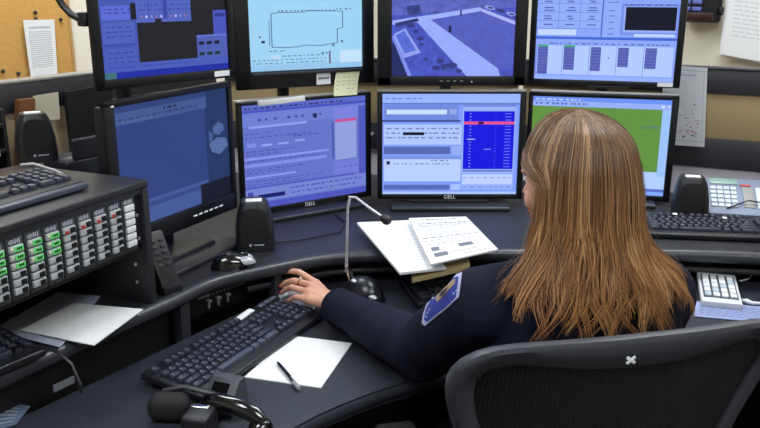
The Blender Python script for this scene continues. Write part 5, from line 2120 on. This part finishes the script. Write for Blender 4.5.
def strand_path(L, daz, k, zs, zend, tight, nseg, jit):
    pts = []
    for i in range(nseg + 1):
        f = i / nseg
        f2 = f * f * .45 + f * .55
        z = zs - (zs - zend) * f2
        low = sstep((HZ - .015 - z) / .17)
        gather = 1 - tight * sstep((HZ - .10 - z) / .12)
        az = L['az'] + daz * gather + L['spread'] * low
        q = hp(az, z, k)
        side = Vector((math.cos(az), math.sin(az), 0))
        out = Vector((math.sin(az), -math.cos(az), 0))
        wv = L['amp'] * low
        q += side * (math.sin(L['ph'] + z * L['fr']) * wv + noise.noise(Vector((L['ph'] * 3 + jit, z * 8, L['az'] * 2))) * (.002 + .010 * low))
        q += out * (math.cos(L['ph'] * 1.7 + z * L['fr'] * .8) * wv * .6 + L['out'] * low + noise.noise(Vector((jit * 5, z * 9, 7))) * (.0025 + .004 * low))
        pts.append(q)
    return pts


for i in range(4200):
    L = locks[i % len(locks)]
    daz = hr.gauss(0, .075)
    k = .925 + .055 * L['lay'] + .03 * hr.random()
    zs = TOP - (0 if hr.random() < .35 else .03 * hr.random())
    zend = L['end'] + abs(hr.gauss(0, .018))
    if hr.random() < .12:
        zend += .05 * hr.random()
    w = hr.uniform(.0006, .0017)
    nseg = 22
    p_ = strand_path(L, daz, k, zs, zend, .72, nseg, hr.uniform(0, 9))
    if zs < TOP - .001:
        p_[0] = p_[0] + (Vector((HX, HY, HZ)) - p_[0]) * .05
    r_ = [w * (.5 + .5 * min(1, 4 * i_ / nseg)) * (1 - .85 * max(0, (i_ / nseg - .5) / .5) ** 1.5) for i_ in range(nseg + 1)]
    add_strand(p_, r_, L['tone'])
for i in range(90):      # flyaway hairs outside the mass
    L = dict(locks[hr.randrange(len(locks))])
    L['spread'] = hr.uniform(-.35, .35)
    L['amp'] = .014
    L['out'] = hr.uniform(0, .025)
    p_ = strand_path(L, hr.gauss(0, .1), 1.0 + .03 * hr.random(), TOP - .02 * hr.random(), HZ - .17 + .06 * hr.random(), .2, 22, hr.uniform(0, 9))
    r_ = [.0007 * (1 - .7 * i_ / 22) for i_ in range(23)]
    add_strand(p_, r_, .9)
me = bpy.data.meshes.new('hair')
me.from_pydata([tuple(v) for v in hair_v], [], hair_f)
me.materials.append(M_HAIR)
me.polygons.foreach_set('use_smooth', [True] * len(me.polygons))
for nm_, dat in (('lock', hair_lock), ('along', hair_along)):
    a_ = me.attributes.new(nm_, 'FLOAT', 'POINT')
    a_.data.foreach_set('value', dat)
hair = obj('hair', None, None, person, mesh=me)
# solid cap beneath the strands
tt = bmesh.new()
zs_ = [HZ + h for h in (.119, .112, .10, .085, .06, .03, 0, -.03, -.06, -.09, -.12)]
NA = 48


def cap_rows(k, dz):
    return [[tt.verts.new(hp(AZ0 + .05 + (AZ1 - AZ0 - .1) * j / NA, z - dz, k)) for j in range(NA + 1)] for z in zs_]


rows_, rows_in = cap_rows(.92, 0), cap_rows(.84, .005)
for a_, c_ in zip(rows_, rows_[1:]):
    for j in range(NA):
        tt.faces.new((a_[j], a_[j + 1], c_[j + 1], c_[j]))
for a_, c_ in zip(rows_in, rows_in[1:]):
    for j in range(NA):
        tt.faces.new((a_[j], c_[j], c_[j + 1], a_[j + 1]))
for a_, c_ in ((rows_[-1], rows_in[-1]), (rows_in[0], rows_[0])):
    for j in range(NA):
        tt.faces.new((a_[j], a_[j + 1], c_[j + 1], c_[j]))
for j in (0, NA):
    for i in range(len(zs_) - 1):
        tt.faces.new((rows_[i][j], rows_[i + 1][j], rows_in[i + 1][j], rows_in[i][j]))
bmesh.ops.recalc_face_normals(tt, faces=tt.faces)
obj('under_hair', tt, M_HAIRCAP, hair, ang=80)


# mouse under her hand
mouse('computer_mouse', "pale grey mouse under the woman's hand", (-.203, 1.842, DZ), R(46), mat('pale_mouse_plastic', (176, 180, 190), .35), mat('pale_mouse_button', (206, 210, 218), .35), .112, .062, .038)

# ---------------------------------------------------------------- world and view
w = bpy.data.worlds.new('world')
SC.world = w
w.use_nodes = True
w.node_tree.nodes['Background'].inputs[0].default_value = (.05, .055, .06, 1)
w.node_tree.nodes['Background'].inputs[1].default_value = 1.0
SC.view_settings.view_transform = 'Standard'
SC.view_settings.look = 'None'
SC.view_settings.exposure = 0.0
SC.view_settings.gamma = 1.0
SC.view_settings.use_curve_mapping = False
